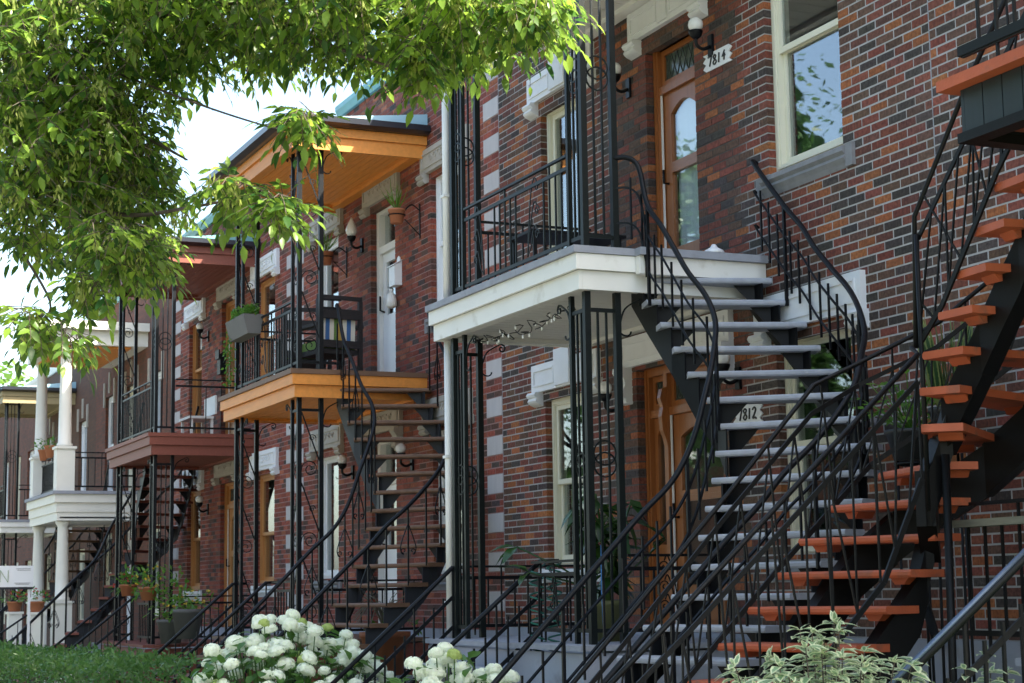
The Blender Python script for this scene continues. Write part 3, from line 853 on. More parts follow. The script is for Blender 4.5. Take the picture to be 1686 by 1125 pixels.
# ------------------------------------------------------------------ winding stairs
def lerp(a, b, t): return a+(b-a)*t
def stair(label, I, O, Z, back, tm, sm, rail, style, group='winding outdoor staircases', th=.042, over=.05, inset=None, depth=.36, start=None, rails=('I', 'O'), hand=None, cleat=None, mind=.16, gusset=True):
    """I,O: inner/outer nosing ends (x,y) for each tread, Z tread tops; back = (inner, outer) of the landing edge"""
    s = empty('staircase', (lerp(I[-1][0], O[-1][0], .5), lerp(I[-1][1], O[-1][1], .5), 0), label, 'staircase', group)
    n = len(Z)
    PI = [back[0]]+list(I); PO = [back[1]]+list(O); PZ = [Z[0]+(Z[0]-Z[1])]+list(Z)
    for i in range(1, n+1):
        a = V(*PI[i], 0); b = V(*PO[i], 0); a0 = V(*PI[i-1], 0); b0 = V(*PO[i-1], 0)
        d = (b-a).normalized()
        nrm = V(d.y, -d.x, 0)
        fw = (a+b-a0-b0)
        if nrm.dot(fw) < 0: nrm = -nrm
        w0 = (a-a0).dot(nrm); w1 = (b-b0).dot(nrm)
        a0 = a-nrm*max(w0+.03, mind if w0 > .06 else mind*.8); b0 = b-nrm*max(w1+.03, mind)
        a -= d*over; b += d*over; a0 -= d*over; b0 += d*over
        z = PZ[i]; rr = .012
        mb = MB()
        prof = [(0, -th+rr), (rr*.7, -th), (None, -th), (None, 0), (rr*.7, 0), (0, -rr)]
        def side(p, p0):
            o = []
            for u, v_ in prof:
                q = p0 if u is None else p-nrm*u
                o.append(V(q.x, q.y, z+v_))
            return o
        A = side(a, a0); B = side(b, b0); k = len(A); nn = len(mb.v)
        mb.v += [tuple(q) for q in A]+[tuple(q) for q in B]
        mb.f.append(tuple(range(nn, nn+k))); mb.f.append(tuple(range(nn+k, nn+2*k))[::-1])
        for j in range(k): mb.f.append((nn+j, nn+k+j, nn+k+(j+1) % k, nn+(j+1) % k))
        mb.sm = [False]*len(mb.f); mb.mi = [0]*len(mb.f)
        T = make('tread', mb, tm, s)
        if gusset:
            for e0, e1 in ((a, b), (b, a)):
                u_ = (e1-e0).normalized(); q0 = e0+u_*(over+.012)-nrm*.10
                gm = MB().prism([(q0.x, q0.y, z-th-.002), (q0.x+u_.x*.22, q0.y+u_.y*.22, z-th-.002), (q0.x+u_.x*.07, q0.y+u_.y*.07, z-.205), (q0.x, q0.y, z-.205)], nrm*-.008)
                make('gusset', gm, sm, T)
        if cleat:
            for f in (cleat or ()):
                cm = MB(); c0 = lerp(a, b, f-.04); c1 = lerp(a, b, f+.09); cb = nrm*-.09; ce = nrm*-.22
                q = [c0+cb, c1+cb, lerp(c0, c1, .75)+cb+V(0,0,-.038), lerp(c0, c1, .25)+cb+V(0,0,-.038)]
                q = [V(p_.x, p_.y, z-th+p_.z) for p_ in q]
                cm.prism(q, ce-cb); make('cleat', cm, tm, T)
    fr = (0.03, .97) if inset is None else inset
    for f in fr:
        mb = MB()
        for i in range(1, n+1):
            a0 = lerp(V(*PI[i-1], 0), V(*PO[i-1], 0), f); a = lerp(V(*PI[i], 0), V(*PO[i], 0), f)
            d = a-a0
            if d.length < .01: continue
            side = V(-d.y, d.x, 0).normalized()*(.006 if inset is None else .052)
            z1 = PZ[i]-th-.001; z0 = PZ[i-1]-th-.001
            if inset is None:
                poly = [a0+V(0,0,z1), a+V(0,0,z1), a+V(0,0,z1-depth), a0+V(0,0,z0-depth)]
            else:
                zz0 = PZ[i]-th-.01; zz1 = (PZ[i+1] if i < n else PZ[i]-.2)-th-.01
                poly = [a0+V(0,0,zz0), a+V(0,0,zz1), a+V(0,0,zz1-depth), a0+V(0,0,zz0-depth)]
            poly = [p_-side for p_ in poly]
            mb.prism(poly, side*2)
        make('stringer', mb, sm, s)
    # rails
    for which in rails:
        P = PI if which == 'I' else PO; ex = -.02 if which == 'I' else .02
        base = []
        for i in range(0, n+1):
            o_ = V(*PI[i], 0); q_ = V(*PO[i], 0); d = (q_-o_).normalized()
            p_ = (o_-d*.03) if which == 'I' else (q_+d*.03)
            base.append(V(p_.x, p_.y, PZ[i]))
        pre = hand.get(which, []) if hand else []
        g = empty('stair_railing', None, parent=s)
        def run(h, r_, nm, flat=False, pre=pre, smooth=True):
            pts = [V(*p_)+V(0,0,h) for p_ in pre]+[p_+V(0,0,h) for p_ in base[(2 if pre else 0):]]
            cv = catmull(pts, 4) if smooth else pts
            mb = MB()
            mb.tube(cv, r_, 8 if not flat else 4); make(nm, mb, rail, g); return cv
        if style == 'bars':
            run(.74, .021, 'handrail'); c2 = run(.50, .011, 'rail', True); c1 = run(.22, .011, 'rail', True)
            # balusters evenly along path
            acc = 0; last = c2[0]; stp = .105
            for k in range(1, len(c2)):
                h_ = (c2[k]-c2[k-1]); hl = math.hypot(h_.x, h_.y); acc += max(hl, abs(h_.z)*.62)
                if acc >= stp:
                    acc = 0; p_ = c2[k]
                    lo, hi = p_.z-.50+.22-.12, p_.z+.09
                    make('baluster', MB().box(p_.x-.007, p_.x+.007, p_.y-.007, p_.y+.007, lo, hi), rail, g)
            for i in range(2, n+1, 5):
                p_ = base[i]; make('post', MB().box(p_.x-.011, p_.x+.011, p_.y-.011, p_.y+.011, p_.z-.05, p_.z+.735), rail, g)
        elif style == 'hearts':
            run(.76, .021, 'handrail')
            for i in range(1, n+1):
                p_ = base[i]
                make('baluster', MB().box(p_.x-.008, p_.x+.008, p_.y-.008, p_.y+.008, p_.z-.03, p_.z+.75), rail, g)
                if i % 2: continue
                mb = MB(); dv = (base[min(i+1, n)]-base[i-1]); e = V(dv.x, dv.y, 0); e = e.normalized() if e.length > 1e-4 else V(1, 0, 0)
                for sg in (-1, 1):
                    c = p_+V(0,0,.30)
                    mb.tube(catmull([c+V(0,0,.28), c+e*(sg*.02)+V(0,0,.24), c+e*(sg*.085)+V(0,0,.05), c+e*(sg*.05)+V(0,0,-.02)], 5)+spiral(c+e*(sg*.05)+V(0,0,.015), e*sg, (0,0,1), .035, .008, -1.57, 4.5, 12), .0065, 4)
                make('scroll_motif', mb, rail, g)
        else:   # vee
            run(.92, .017, 'handrail', False, smooth=False); c2 = run(.76, .012, 'rail', True, smooth=False); c1 = run(.08, .014, 'rail', True, smooth=False)
            for i in range(1, n+1):
                p_ = base[i]; q_ = base[i-1]; m_ = (p_+q_)/2
                make('baluster', MB().bar(p_+V(0,0,.09), p_+V(0,0,.92), .013), rail, g)
                make('baluster', MB().bar(p_+V(0,0,.09), q_+V(0,0,.76), .011), rail, g)
                make('baluster', MB().bar(m_+V(0,0,.09), m_+V(0,0,.76), .011), rail, g)
    return s
# ------------------------------------------------------------------ ground
def sheet(name, x0, x1, y0, y1, z, ma, label=None):
    o = make(name, MB().quad((x0,y0,z),(x1,y0,z),(x1,y1,z),(x0,y1,z)) or (lambda m_: m_)(None) or None, ma) if False else None
    mb = MB(); mb.quad((x0,y0,z),(x1,y0,z),(x1,y1,z),(x0,y1,z))
    o = make(name, mb, ma); o['kind'] = 'structure'; return o
sheet('ground', -900, 900, -900, 900, -.16, M['grass'])
y_ = make('front_yard', MB().box(-120, 60, -5.2, 9, -.15, .0), M['grass']); y_['kind'] = 'structure'
y_ = make('sidewalk', MB().box(-120, 60, -7.9, -5.21, -.15, -.01), M['sidewalk']); y_['kind'] = 'structure'
y_ = make('kerb', MB().box(-120, 60, -9.75, -9.6, -.15, -.005), M['sidewalk']); y_['kind'] = 'structure'
y_ = make('verge', MB().box(-120, 60, -9.59, -7.91, -.15, -.02), M['grass']); y_['kind'] = 'structure'
sheet('road', -300, 300, -18.5, -9.76, -.12, M['asphalt'])
y_ = make('far_sidewalk', MB().box(-120, 60, -22, -18.5, -.15, -.0), M['sidewalk']); y_['kind'] = 'structure'

# ------------------------------------------------------------------ houses
LOT = 7.45
MORT0 = mortar_mat('mortar_pale', (.40, .385, .38), (.085, .075, .07), (2.55, 4.95))
MORT1 = mortar_mat('mortar_pink', (.33, .20, .185), (.16, .105, .095), (-4.9, -2.6))
MORT2 = mortar_mat('mortar_pink_grey', (.30, .19, .18), (.15, .10, .09), (-12.4, -10.2))
MORTN = mortar_mat('mortar_grey', (.40, .385, .38), (.085, .075, .07), (17, 18))
def blocks_at(xr, zb, zt, zref=6.93):
    """pale stone blocks, three courses high, every six courses"""
    out = []; k = 0
    while True:
        top = zref-.408*k; z1 = zb+round((top-zb)/CO)*CO; z0 = z1-3*CO
        if z0 < zb+.05: break
        out.append((xr-.42, xr-.006, z0, z1)); k += 1
    k = 1
    while zref+.408*k < zt-.2:
        top = zref+.408*k; z1 = zb+round((top-zb)/CO)*CO; out.append((xr-.42, xr-.006, z1-3*CO, z1)); k += 1
    return out
def house_root(x0, label): return empty('row_house', (x0+LOT/2, 0, 0), label, 'house', 'row of brick houses')
def parapet(h, x0, x1, z, ma='teal', hh=.15):
    make('cornice', MB().prism([(x0, .3, z), (x0, -.04, z), (x0, -.06, z+.05), (x0, -.08, z+hh*.6), (x0, -.08, z+hh), (x0, .3, z+hh)], (x1-x0, 0, 0)), M[ma], h)
def foundation(h, x0, x1, z, ma='concrete'):
    make('foundation', MB().box(x0, x1, -.015, .3, -.15, z-.002), M[ma], h)

# --- house with white gallery (numbers 7812 / 7814)
H0 = house_root(0, 'dark multicolour brick house with white painted stone lintels and white gallery')
ZB = 1.24
op0 = [(1.07,2.10,1.82,3.47),(3.02,4.50,1.24,3.55),(5.36,6.37,1.82,3.50),(1.07,2.10,4.30,6.40),(3.34,4.22,4.2,6.42),(5.35,6.375,4.835,6.50)]
brick_wall(H0, 0, LOT, ZB, 8.07, op0, PAL_BLACK, MORT0, 1)
foundation(H0, 0, LOT, ZB); parapet(H0, 0, LOT, 8.06)
make('control_joint', MB().box(-.006, .006, .001, .02, ZB, 8.05), M['greyink'], H0)
make('control_joint', MB().box(LOT-.006, LOT+.006, .001, .02, ZB, 8.05), M['greyink'], H0)
WS = M['whitestone']
lintel(H0, .85, 2.32, 3.575, 3.85, WS, raised=(1.42, 1.76, .10))
lintel(H0, .85, 2.32, 6.555, 6.83, WS, raised=(1.42, 1.76, .08))
lintel(H0, 2.79, 4.73, 3.59, 3.86, WS, scroll=.33)
lintel(H0, 3.10, 4.45, 6.56, 6.835, WS, raised=(3.70, 3.86, .0), carved=False)
lintel(H0, 5.12, 6.585, 3.58, 3.865, WS)
lintel(H0, 5.12, 6.585, 6.60, 6.88, WS)
window(H0, 1.07, 2.10, 1.825, 3.50, M['cream'], sill='whitestone', curtain=('blind', 1.15, 2.0, 1.9, 2.6), sill_z=.14)
window(H0, 5.36, 6.37, 1.825, 3.55, M['cream'], sill='sill', inner='dark')
window(H0, 1.07, 2.10, 4.31, 6.47, M['cream'], style='single', inner='dark')
window(H0, 5.35, 6.375, 4.835, 6.53, M['cream'], sill='sill', split=.60, gl=GLASSR)
wood_door(H0, 3.02, 4.50, 1.24, 3.57, side=.27, transom=.30, curtain=False)
wood_door(H0, 3.34, 4.22, 4.2, 6.50, transom=.34)
# --- neighbour on the right with orange stairs
HN = house_root(LOT, 'multicolour brick house on the right with grey joints and no lintels in view')
opn = [(8.53,9.57,1.82,3.5),(8.53,9.57,4.83,6.5),(10.6,11.6,1.24,3.55),(10.6,11.6,4.2,6.4),(12.8,13.8,1.82,3.5),(12.8,13.8,4.83,6.5)]
brick_wall(HN, LOT, 2*LOT, ZB+.005, 8.07, opn, PAL_BLACK, MORTN, 2, phase=.05)
foundation(HN, LOT, 2*LOT, ZB+.005); parapet(HN, LOT+.001, 2*LOT, 8.06)
for a, b, c, d in opn:
    if c in (1.82, 4.83): window(HN, a, b, c, d+.03, M['cream'], sill='sill'); lintel(HN, a-.22, b+.22, d+.08, d+.36, WS)
    else: wood_door(HN, a, b, c, d+.02, transom=.34)
# --- house with cedar gallery
H1 = house_root(-LOT, 'red brick house with cedar gallery and carved stone lintels')
s = -LOT
op1 = [(x0+s, x1+s, a, b) for x0, x1, a, b in [(1.05,1.98,1.80,3.47),(3.30,4.20,1.20,3.5),(5.42,6.42,1.80,3.45),(1.05,1.98,4.72,6.42),(3.30,4.20,4.14,6.45),(5.42,6.42,4.78,6.45)]]
bl1 = blocks_at(0, 1.2, 7.9)+blocks_at(-LOT+.43, 1.2, 7.6)
brick_wall(H1, -LOT, 0, 1.2, 8.0, op1+[(-LOT, -5.3, 7.66, 8.02)], PAL_RED, MORT1, 3, blocks=bl1, xlow=-5.3)
for a, b, c, d in bl1: make('quoin_block', MB().box(a+.004, b-.004, -.004, .06, c+.004, d-.004), M['block'], H1)
foundation(H1, -LOT, 0, 1.2); parapet(H1, -5.36, -.001, 8.0); parapet(H1, -LOT, -5.37, 7.7, hh=.1)
ST = M['stone']
for a, b, z, sc_ in ((.83, 2.2, 3.55, 0), (3.05, 4.45, 3.58, .28), (5.2, 6.65, 3.53, 0), (.83, 2.2, 6.5, 0), (3.1, 4.4, 6.52, 0), (5.2, 6.65, 6.5, 0)):
    lintel(H1, a+s, b+s, z, z+.29, ST, carved=True, corbel=.10, scroll=sc_)
window(H1, 1.05+s, 1.98+s, 1.80, 3.50, M['pvc'], style='single', inner='room', sill='sill')
window(H1, 5.42+s, 6.42+s, 1.80, 3.48, M['pvc'], sill='sill', inner='room')
window(H1, 1.05+s, 1.98+s, 4.72, 6.45, M['pvc'], style='single', inner='room')
window(H1, 5.42+s, 6.42+s, 4.78, 6.48, M['pvc'], sill='sill')
def white_door(h, x0, x1, z0, z1, trans=.42):
    d = empty('door', None, parent=h); y0 = .08; W = M['white']; t = .1
    mb = MB(); mb.box(x0, x0+t, y0, y0+.14, z0, z1); mb.box(x1-t, x1, y0, y0+.14, z0, z1); mb.box(x0+t, x1-t, y0, y0+.14, z1-t, z1)
    zt = z1-t-trans; mb.box(x0+t, x1-t, y0+.001, y0+.13, zt-.09, zt); make('door_frame', mb, W, d)
    make('transom_pane', MB().box(x0+t+.002, x1-t-.002, y0+.08, y0+.085, zt+.002, z1-t-.002), GLASS, d)
    a, b, ztp = x0+t+.004, x1-t-.004, zt-.094
    mb = MB(); o = arch_poly(a, b, z0+.8, ztp, .0001); i_ = arch_poly(a+.12, b-.12, z0+.95, ztp-.12, .0001)
    ring_panel(mb, o, i_, y0+.05, y0+.09); mb.box(a, b, y0+.05, y0+.09, z0+.02, z0+.799); mb.box(a+.13, b-.13, y0+.04, y0+.0495, z0+.14, z0+.68)
    L = make('door_leaf', mb, M['pvc'], d)
    make('pane', MB().box(a+.11, b-.11, y0+.07, y0+.074, z0+.94, ztp-.11), GLASS, L)
    make('handle', MB().tube([(a+.05, y0+.05, z0+1.0), (a+.05, y0-.01, z0+1.02), (a+.05, y0-.01, z0+1.2)], .014, 6), M['iron'], L)
    mb = MB(); yb = y0+.9
    mb.quad((x0,yb,z0),(x1,yb,z0),(x1,yb,z1),(x0,yb,z1)); mb.quad((x0,y0+.14,z0),(x0,yb,z0),(x0,yb,z1),(x0,y0+.14,z1)); mb.quad((x1,y0+.14,z0),(x1,y0+.14,z1),(x1,yb,z1),(x1,yb,z0)); mb.quad((x0,y0+.14,z1),(x0,yb,z1),(x1,yb,z1),(x1,y0+.14,z1)); mb.quad((x0,y0+.14,z0),(x1,y0+.14,z0),(x1,yb,z0),(x0,yb,z0))
    make('room_behind', mb, M['room'], d)
white_door(H1, 3.30+s, 4.20+s, 4.14, 6.50); white_door(H1, 3.30+s, 4.20+s, 1.2, 3.55)
# --- house with red-brown gallery
H2 = house_root(-2*LOT, 'red brick house with red-brown gallery and honey coloured window frames')
s = -2*LOT
op2 = [(x0+s, x1+s, a, b) for x0, x1, a, b in [(1.05,1.98,1.70,3.42),(3.30,4.20,1.10,3.4),(5.42,6.42,1.75,3.40),(1.05,1.98,4.25,6.36),(3.30,4.20,4.05,6.38),(5.42,6.42,4.70,6.40)]]
bl2 = blocks_at(-LOT, 1.1, 7.6)+blocks_at(s+.43, 1.1, 7.6)
brick_wall(H2, s, -LOT, 1.1, 7.9, op2, PAL_RED, MORT2, 4, n_obj=0, blocks=bl2)
for a, b, c, d in bl2: make('quoin_block', MB().box(a+.004, b-.004, -.004, .06, c+.004, d-.004), M['block'], H2)
foundation(H2, s, -LOT, 1.1); parapet(H2, s, -LOT-.001, 7.9)
for a, b, z in ((.83, 2.2, 3.50), (3.05, 4.45, 3.52), (5.2, 6.65, 3.47), (.83, 2.2, 6.42), (3.1, 4.4, 6.45), (5.2, 6.65, 6.45)):
    lintel(H2, a+s, b+s, z, z+.29, ST if 3 < a < 4 else M['whitestone'], carved=True, corbel=.10)
window(H2, 1.05+s, 1.98+s, 1.70, 3.45, M['woodlt'], sill='whitestone'); window(H2, 5.42+s, 6.42+s, 1.75, 3.44, M['woodlt'], sill='whitestone', split=.45, inner='room')
window(H2, 1.05+s, 1.98+s, 4.25, 6.40, M['woodlt'], split=.6); window(H2, 5.42+s, 6.42+s, 4.70, 6.44, M['woodlt'], sill='sill', split=.45)
wood_door(H2, 3.30+s, 4.20+s, 1.1, 3.46, ma='woodlt', transom=.3, curtain=False); wood_door(H2, 3.30+s, 4.20+s, 4.05, 6.42, ma='woodlt', transom=.3, curtain=False)
# --- far houses
FB = brick_tex_mat('far_brick_brown', (.17, .056, .033), (.10, .043, .028), (.09, .056, .042))
FB2 = brick_tex_mat('far_brick_dull', (.12, .054, .032), (.09, .044, .029), (.09, .058, .042))
def far_house(k, ma, zt, dz, label, wm='dark', strips=True):
    x0 = -k*LOT; h = house_root(x0, label); b = 1.0+dz
    ops = [(x0+1.05, x0+1.95, 1.6+dz, 3.3+dz), (x0+3.2, x0+4.2, 1.0+dz, 3.3+dz), (x0+5.4, x0+6.4, 1.6+dz, 3.3+dz), (x0+1.05, x0+1.95, 4.1+dz, 6.2+dz), (x0+3.2, x0+4.2, 3.95+dz, 6.2+dz), (x0+5.4, x0+6.4, 4.5+dz, 6.2+dz)]
    xs = sorted({x0, x0+LOT-.004} | {o[0] for o in ops} | {o[1] for o in ops}); zs = sorted({b, zt} | {o[2] for o in ops} | {o[3] for o in ops})
    mb = MB()
    for i in range(len(xs)-1):
        for j in range(len(zs)-1):
            cx = (xs[i]+xs[i+1])/2; cz = (zs[j]+zs[j+1])/2
            if any(o[0] < cx < o[1] and o[2] < cz < o[3] for o in ops): continue
            mb.quad((xs[i],0,zs[j]),(xs[i+1],0,zs[j]),(xs[i+1],0,zs[j+1]),(xs[i],0,zs[j+1]))
    for a, b_, c, d in ops:
        mb.quad((a,0,c),(a,0,d),(a,.3,d),(a,.3,c)); mb.quad((b_,0,c),(b_,.3,c),(b_,.3,d),(b_,0,d)); mb.quad((a,0,d),(b_,0,d),(b_,.3,d),(a,.3,d)); mb.quad((a,0,c),(a,.3,c),(b_,.3,c),(b_,0,c))
    x1 = x0+LOT-.004
    mb.quad((x0,0,zt),(x1,0,zt),(x1,9,zt),(x0,9,zt)); mb.quad((x1,0,b),(x1,9,b),(x1,9,zt),(x1,0,zt)); mb.quad((x0,0,b),(x0,0,zt),(x0,9,zt),(x0,9,b))
    make('wall', mb, ma, h)
    make('foundation', MB().box(x0, x1, -.015, .3, -.15, b-.002), M['concrete'], h); parapet(h, x0, x1, zt, 'white' if k > 3 else 'teal', .22)
    for i, (a, b_, c, d) in enumerate(ops):
        window(h, a, b_, c, d, M['pvc'] if i % 2 else M['cream'], style='single' if i % 3 else 'sash', inner='dark')
        if strips and i > 2:   # three upright stone strips over each opening
            for q, hh in ((a-.14, .32), ((a+b_)/2-.06, .5), (b_+.02, .32)):
                make('stone_strip', MB().box(q, q+.12, -.03, .05, d-.2+(.26 if q > a and q < b_ else 0), d+hh), M['stone'], h)
    return h
H3 = far_house(3, FB, 7.75, -.35, 'brown brick house behind the white two-storey columned porch')
H4 = far_house(4, FB2, 7.15, -.6, 'plain brick house beyond the columned porch with pale parapet')
H5 = far_house(5, FB, 7.1, -.7, 'last brick house of the row at the left edge', strips=False)
for k, lb in ((6, 'distant brick house hidden behind the far gallery roof'),): far_house(k, FB2, 7.0, -.8, lb, strips=False)

# houses on the other side of the street (behind the camera, mirrored in the panes)
for k in range(9):
    x0 = 22-k*9.6; h = empty('row_house', (x0, -33, 0), 'brick house on the other side of the street', 'house', 'houses across the street')
    mb = MB(); mb.box(x0-4.78, x0+4.78, -40, -31, -.1, 7.6); make('wall', mb, FB if k % 2 else FB2, h)
    make('cornice', MB().box(x0-4.78, x0+4.78, -31, -30.8, 7.2, 7.75), M['white'], h)
    for z in (1.6, 4.6):
        for dx in (-3.2, 3.0): make('window', MB().box(x0+dx-.6, x0+dx+.6, -31, -30.95, z, z+1.7), M['dark'], h)
        make('door', MB().box(x0-.5, x0+.5, -31, -30.95, z-.6, z+1.6), M['wood'], h)

# ------------------------------------------------------------------ galleries
B0 = balcony(2.12, 5.15, 4.2, M['white'], M['soffit'], M['deck'], 'white gallery deck with grey slab edge under number 7814', boards='y', nb=22)
make('stair_landing', MB().box(5.19, 5.26, -1.13, -.005, 4.0, 4.139), M['white'], B0)
make('landing_slab', MB().box(5.201, 5.30, -1.14, -.004, 4.141, 4.199), M['deck'], B0)
IG = M['irong']
column(B0, 2.38, -1.5, 1, 4.202, 6.90, 'twist', IG, gap=.24); column(B0, 5.07, -1.5, -1, 4.202, 6.90, 'twist', IG)
column(B0, 2.38, -1.5, 1, 1.202, 3.868, 'twist', IG, gap=.24); column(B0, 5.07, -1.5, -1, 1.202, 3.868, 'twist', IG)
railing(B0, (2.65, -1.5), (4.78, -1.5), 4.2, .80, IG, sp=.108, motif=[(.18, .62), (1.15, 1.62)])
railing(B0, (2.2, -1.2), (2.2, -.02), 4.2, .80, IG)
R0 = gallery_roof(1.98, 5.32, 6.84, M['white'], M['soffit'], 'white vinyl roof over the gallery of number 7814', boards='y', nb=16, fh=.26)
B1 = balcony(-5.33, -2.21, 4.14, M['cedarlite'], M['cedar'], M['brownwood'], 'honey cedar gallery with black scrollwork railing', nb=15, fh=.32)
IR = M['iron']
column(B1, -5.05, -1.5, 1, 4.142, 6.80, 'scroll', IR); column(B1, -2.36, -1.5, -1, 4.142, 6.80, 'scroll', IR)
column(B1, -5.05, -1.5, 1, 1.102, 3.83, 'scroll', IR); column(B1, -2.36, -1.5, -1, 1.102, 3.83, 'scroll', IR)
railing(B1, (-4.77, -1.5), (-2.64, -1.5), 4.14, .84, IR, sp=.105, motif=[(.8, 1.25)])
railing(B1, (-5.05, -1.2), (-5.05, -.02), 4.14, .84, IR); railing(B1, (-2.36, -1.22), (-2.36, -1.0), 4.14, .84, IR, sp=.2)
R1 = gallery_roof(-5.45, -2.15, 6.73, M['cedarlite'], M['cedar'], 'cedar plank gallery roof with black gutter and pale blue metal')
make('soffit_vent', MB().box(-4.9, -4.75, -1.35, -1.2, 6.765, 6.779), M['dark'], R1)
B2 = balcony(-12.72, -9.55, 4.05, M['redwood'], M['redwood'], M['redwood'], 'red-brown stained gallery with plain black railing', nb=15, fh=.33)
column(B2, -12.45, -1.5, 1, 4.052, 6.78, 'scroll', IR); column(B2, -9.72, -1.5, -1, 4.052, 6.78, 'twist', IR)
column(B2, -12.45, -1.5, 1, .902, 3.73, 'scroll', IR); column(B2, -9.72, -1.5, -1, .902, 3.73, 'twist', IR)
railing(B2, (-12.17, -1.5), (-9.98, -1.5), 4.05, .84, IR, sp=.1); railing(B2, (-9.72, -1.2), (-9.72, -.02), 4.05, .84, IR, sp=.2)
R2_ = gallery_roof(-12.85, -9.4, 6.68, M['redwood'], M['redwood'], 'red-brown plank gallery roof with black gutter and teal metal', metal='teal')

# columned porch
CP = empty('columned_porch', (-19, 0, 0), 'white two-storey porch on round columns with pedestal boxes', 'porch')
W = M['cream']
WHT = mat('porch_white', (.75, .73, .66), .5, var=.05)
x0, x1 = -20.6, -17.35
make('deck', MB().box(x0-.1, x1+.1, -1.75, -.003, 3.56, 3.62), M['deck'], CP)
for e, a, b in ((.06, 3.40, 3.558), (.02, 3.22, 3.398), (0, 3.06, 3.218)):
    mb = MB(); mb.box(x0-e, x1+e, -1.65-e, -1.6, a, b); mb.box(x1+e-.04, x1+e, -1.599, -.004, a, b); mb.box(x0-e, x0-e+.04, -1.599, -.004, a, b); make('fascia_board', mb, WHT, CP)
make('ceiling', MB().box(x0, x1, -1.6, -.005, 3.10, 3.13), M['soffit'], CP)
make('roof_beam', MB().box(x0-.1, x1+.15, -1.75, -.003, 6.42, 6.70), WHT, CP)
make('roof_ceiling', MB().box(x0, x1, -1.6, -.3, 6.38, 6.418), M['cedar'], CP)
make('roof_slab', MB().box(x0-.25, x1+.3, -1.9, -.002, 6.702, 6.86), WHT, CP)
for x in (x0+.25, x1-.2):
    for zb, zt, ped in ((3.622, 6.418, .85), (.602, 3.058, .95)):
        make('pedestal', MB().box(x-.17, x+.17, -1.67, -1.33, zb, zb+ped-.05).box(x-.2, x+.2, -1.7, -1.3, zb+ped-.048, zb+ped), WHT, CP)
        c = (x, -1.5, zb+ped+.001); H_ = zt-zb-ped-.002
        make('column', MB().lathe(c, [(.15, 0), (.15, .05), (.125, .08), (.12, H_*.33), (.10, H_-.12), (.105, H_-.1), (.14, H_-.04), (.14, H_)], 18), WHT, CP)
railing(CP, (x0+.45, -1.5), (x1-.4, -1.5), 3.62, .75, IR, sp=.1); railing(CP, (x1-.2, -1.3), (x1-.2, -.02), 3.62, .75, IR, sp=.12)
for xx in (x0+.9, x0+1.4): pass
# far gallery
B4 = balcony(-28.2, -25.0, 3.40, M['white'], M['white'], M['deck'], 'far white gallery at the left edge', nb=8, fh=.3)
column(B4, -25.2, -1.5, -1, 3.402, 6.2, 'twist', IR); column(B4, -25.2, -1.5, -1, .402, 3.10, 'twist', IR); column(B4, -27.9, -1.5, 1, .402, 3.10, 'twist', IR)
railing(B4, (-27.9, -1.5), (-25.4, -1.5), 3.4, .8, IR, sp=.12); railing(B4, (-25.2, -1.2), (-25.2, -.02), 3.4, .8, IR, sp=.12)
R4 = gallery_roof(-28.4, -24.9, 6.1, M['tan'], M['tan'], 'tan gallery roof at the far left', nb=8)

# ------------------------------------------------------------------ staircases
I0 = [(5.12,-1.06),(5.33,-1.06),(5.54,-1.06),(5.70,-1.04),(5.86,-1.02),(6.03,-.97),(6.18,-.99),(6.31,-1.08),(6.43,-1.19),(6.50,-1.29),(6.53,-1.37),(6.53,-1.46),(6.53,-1.60),(6.53,-1.82),(6.53,-2.02)]
O0 = [(5.42,-.11),(5.64,-.10),(5.87,-.10),(6.07,-.12),(6.30,-.13),(6.63,-.22),(6.95,-.36),(7.15,-.46),(7.38,-.66),(7.50,-.80),(7.56,-.98),(7.58,-1.18),(7.58,-1.41),(7.58,-1.60),(7.58,-1.82)]
Z0 = [4.2-.205*i for i in range(1, 9)]+[2.56-.1986*i for i in range(1, 8)]
for k in range(1, 6):
    I0.append((6.53, -2.02-.2*k)); O0.append((7.58, -1.82-.205*k)); Z0.append(1.17-.1986*k)
def shift(P, dx): return [(x+dx, y) for x, y in P]
S0 = stair('grey-treaded winding iron staircase up to number 7814', I0, O0, Z0, ((4.92, -1.06), (5.2, -.11)), M['tread'], M['iron'], M['iron'], 'bars', hand={'I': [(5.08, -1.24, 4.19), (5.14, -1.16, 4.19), (5.22, -1.10, 4.10)], 'O': [(5.2, -.02, 4.22), (5.26, -.08, 4.2)]})
S1 = stair('brown-treaded winding iron staircase up to the cedar gallery', shift(I0, -7.33), shift(O0, -7.33), [z-.06 for z in Z0], ((4.92-7.33, -1.06), (5.2-7.33, -.11)), M['brownwood'], M['steelgrey'], M['iron'], 'hearts', hand={'I': [(-2.36, -1.05, 4.15), (-2.25, -1.07, 4.12)], 'O': [(-2.1, -.02, 4.1)]})
def mirror(P, c): return [(c-x, y) for x, y in P]
S2 = stair('dark red-treaded winding staircase seen below the red-brown gallery', mirror(I0, -7.6), mirror(O0, -7.6), [z-.15 for z in Z0], ((-7.6-4.92, -1.06), (-7.6-5.2, -.11)), M['redwood'], M['steelgrey'], M['iron'], 'hearts')
S3 = stair('dark winding staircase behind the white columns', mirror(I0, -15.2), mirror(O0, -15.2), [z-.58 for z in Z0[:-2]]+[.3, .12], ((-15.2-4.92, -1.06), (-15.2-5.2, -.11)), M['brownwood'], M['steelgrey'], M['iron'], 'hearts')
IN = [(10.02,-1.47),(9.853,-1.45),(9.67,-1.45),(9.50,-1.45),(9.37,-1.48),(9.25,-1.51),(9.28,-1.575),(9.32,-1.63),(9.17,-1.42),(9.16,-1.43),(9.16,-1.47),(9.16,-1.64),(9.16,-1.81)]
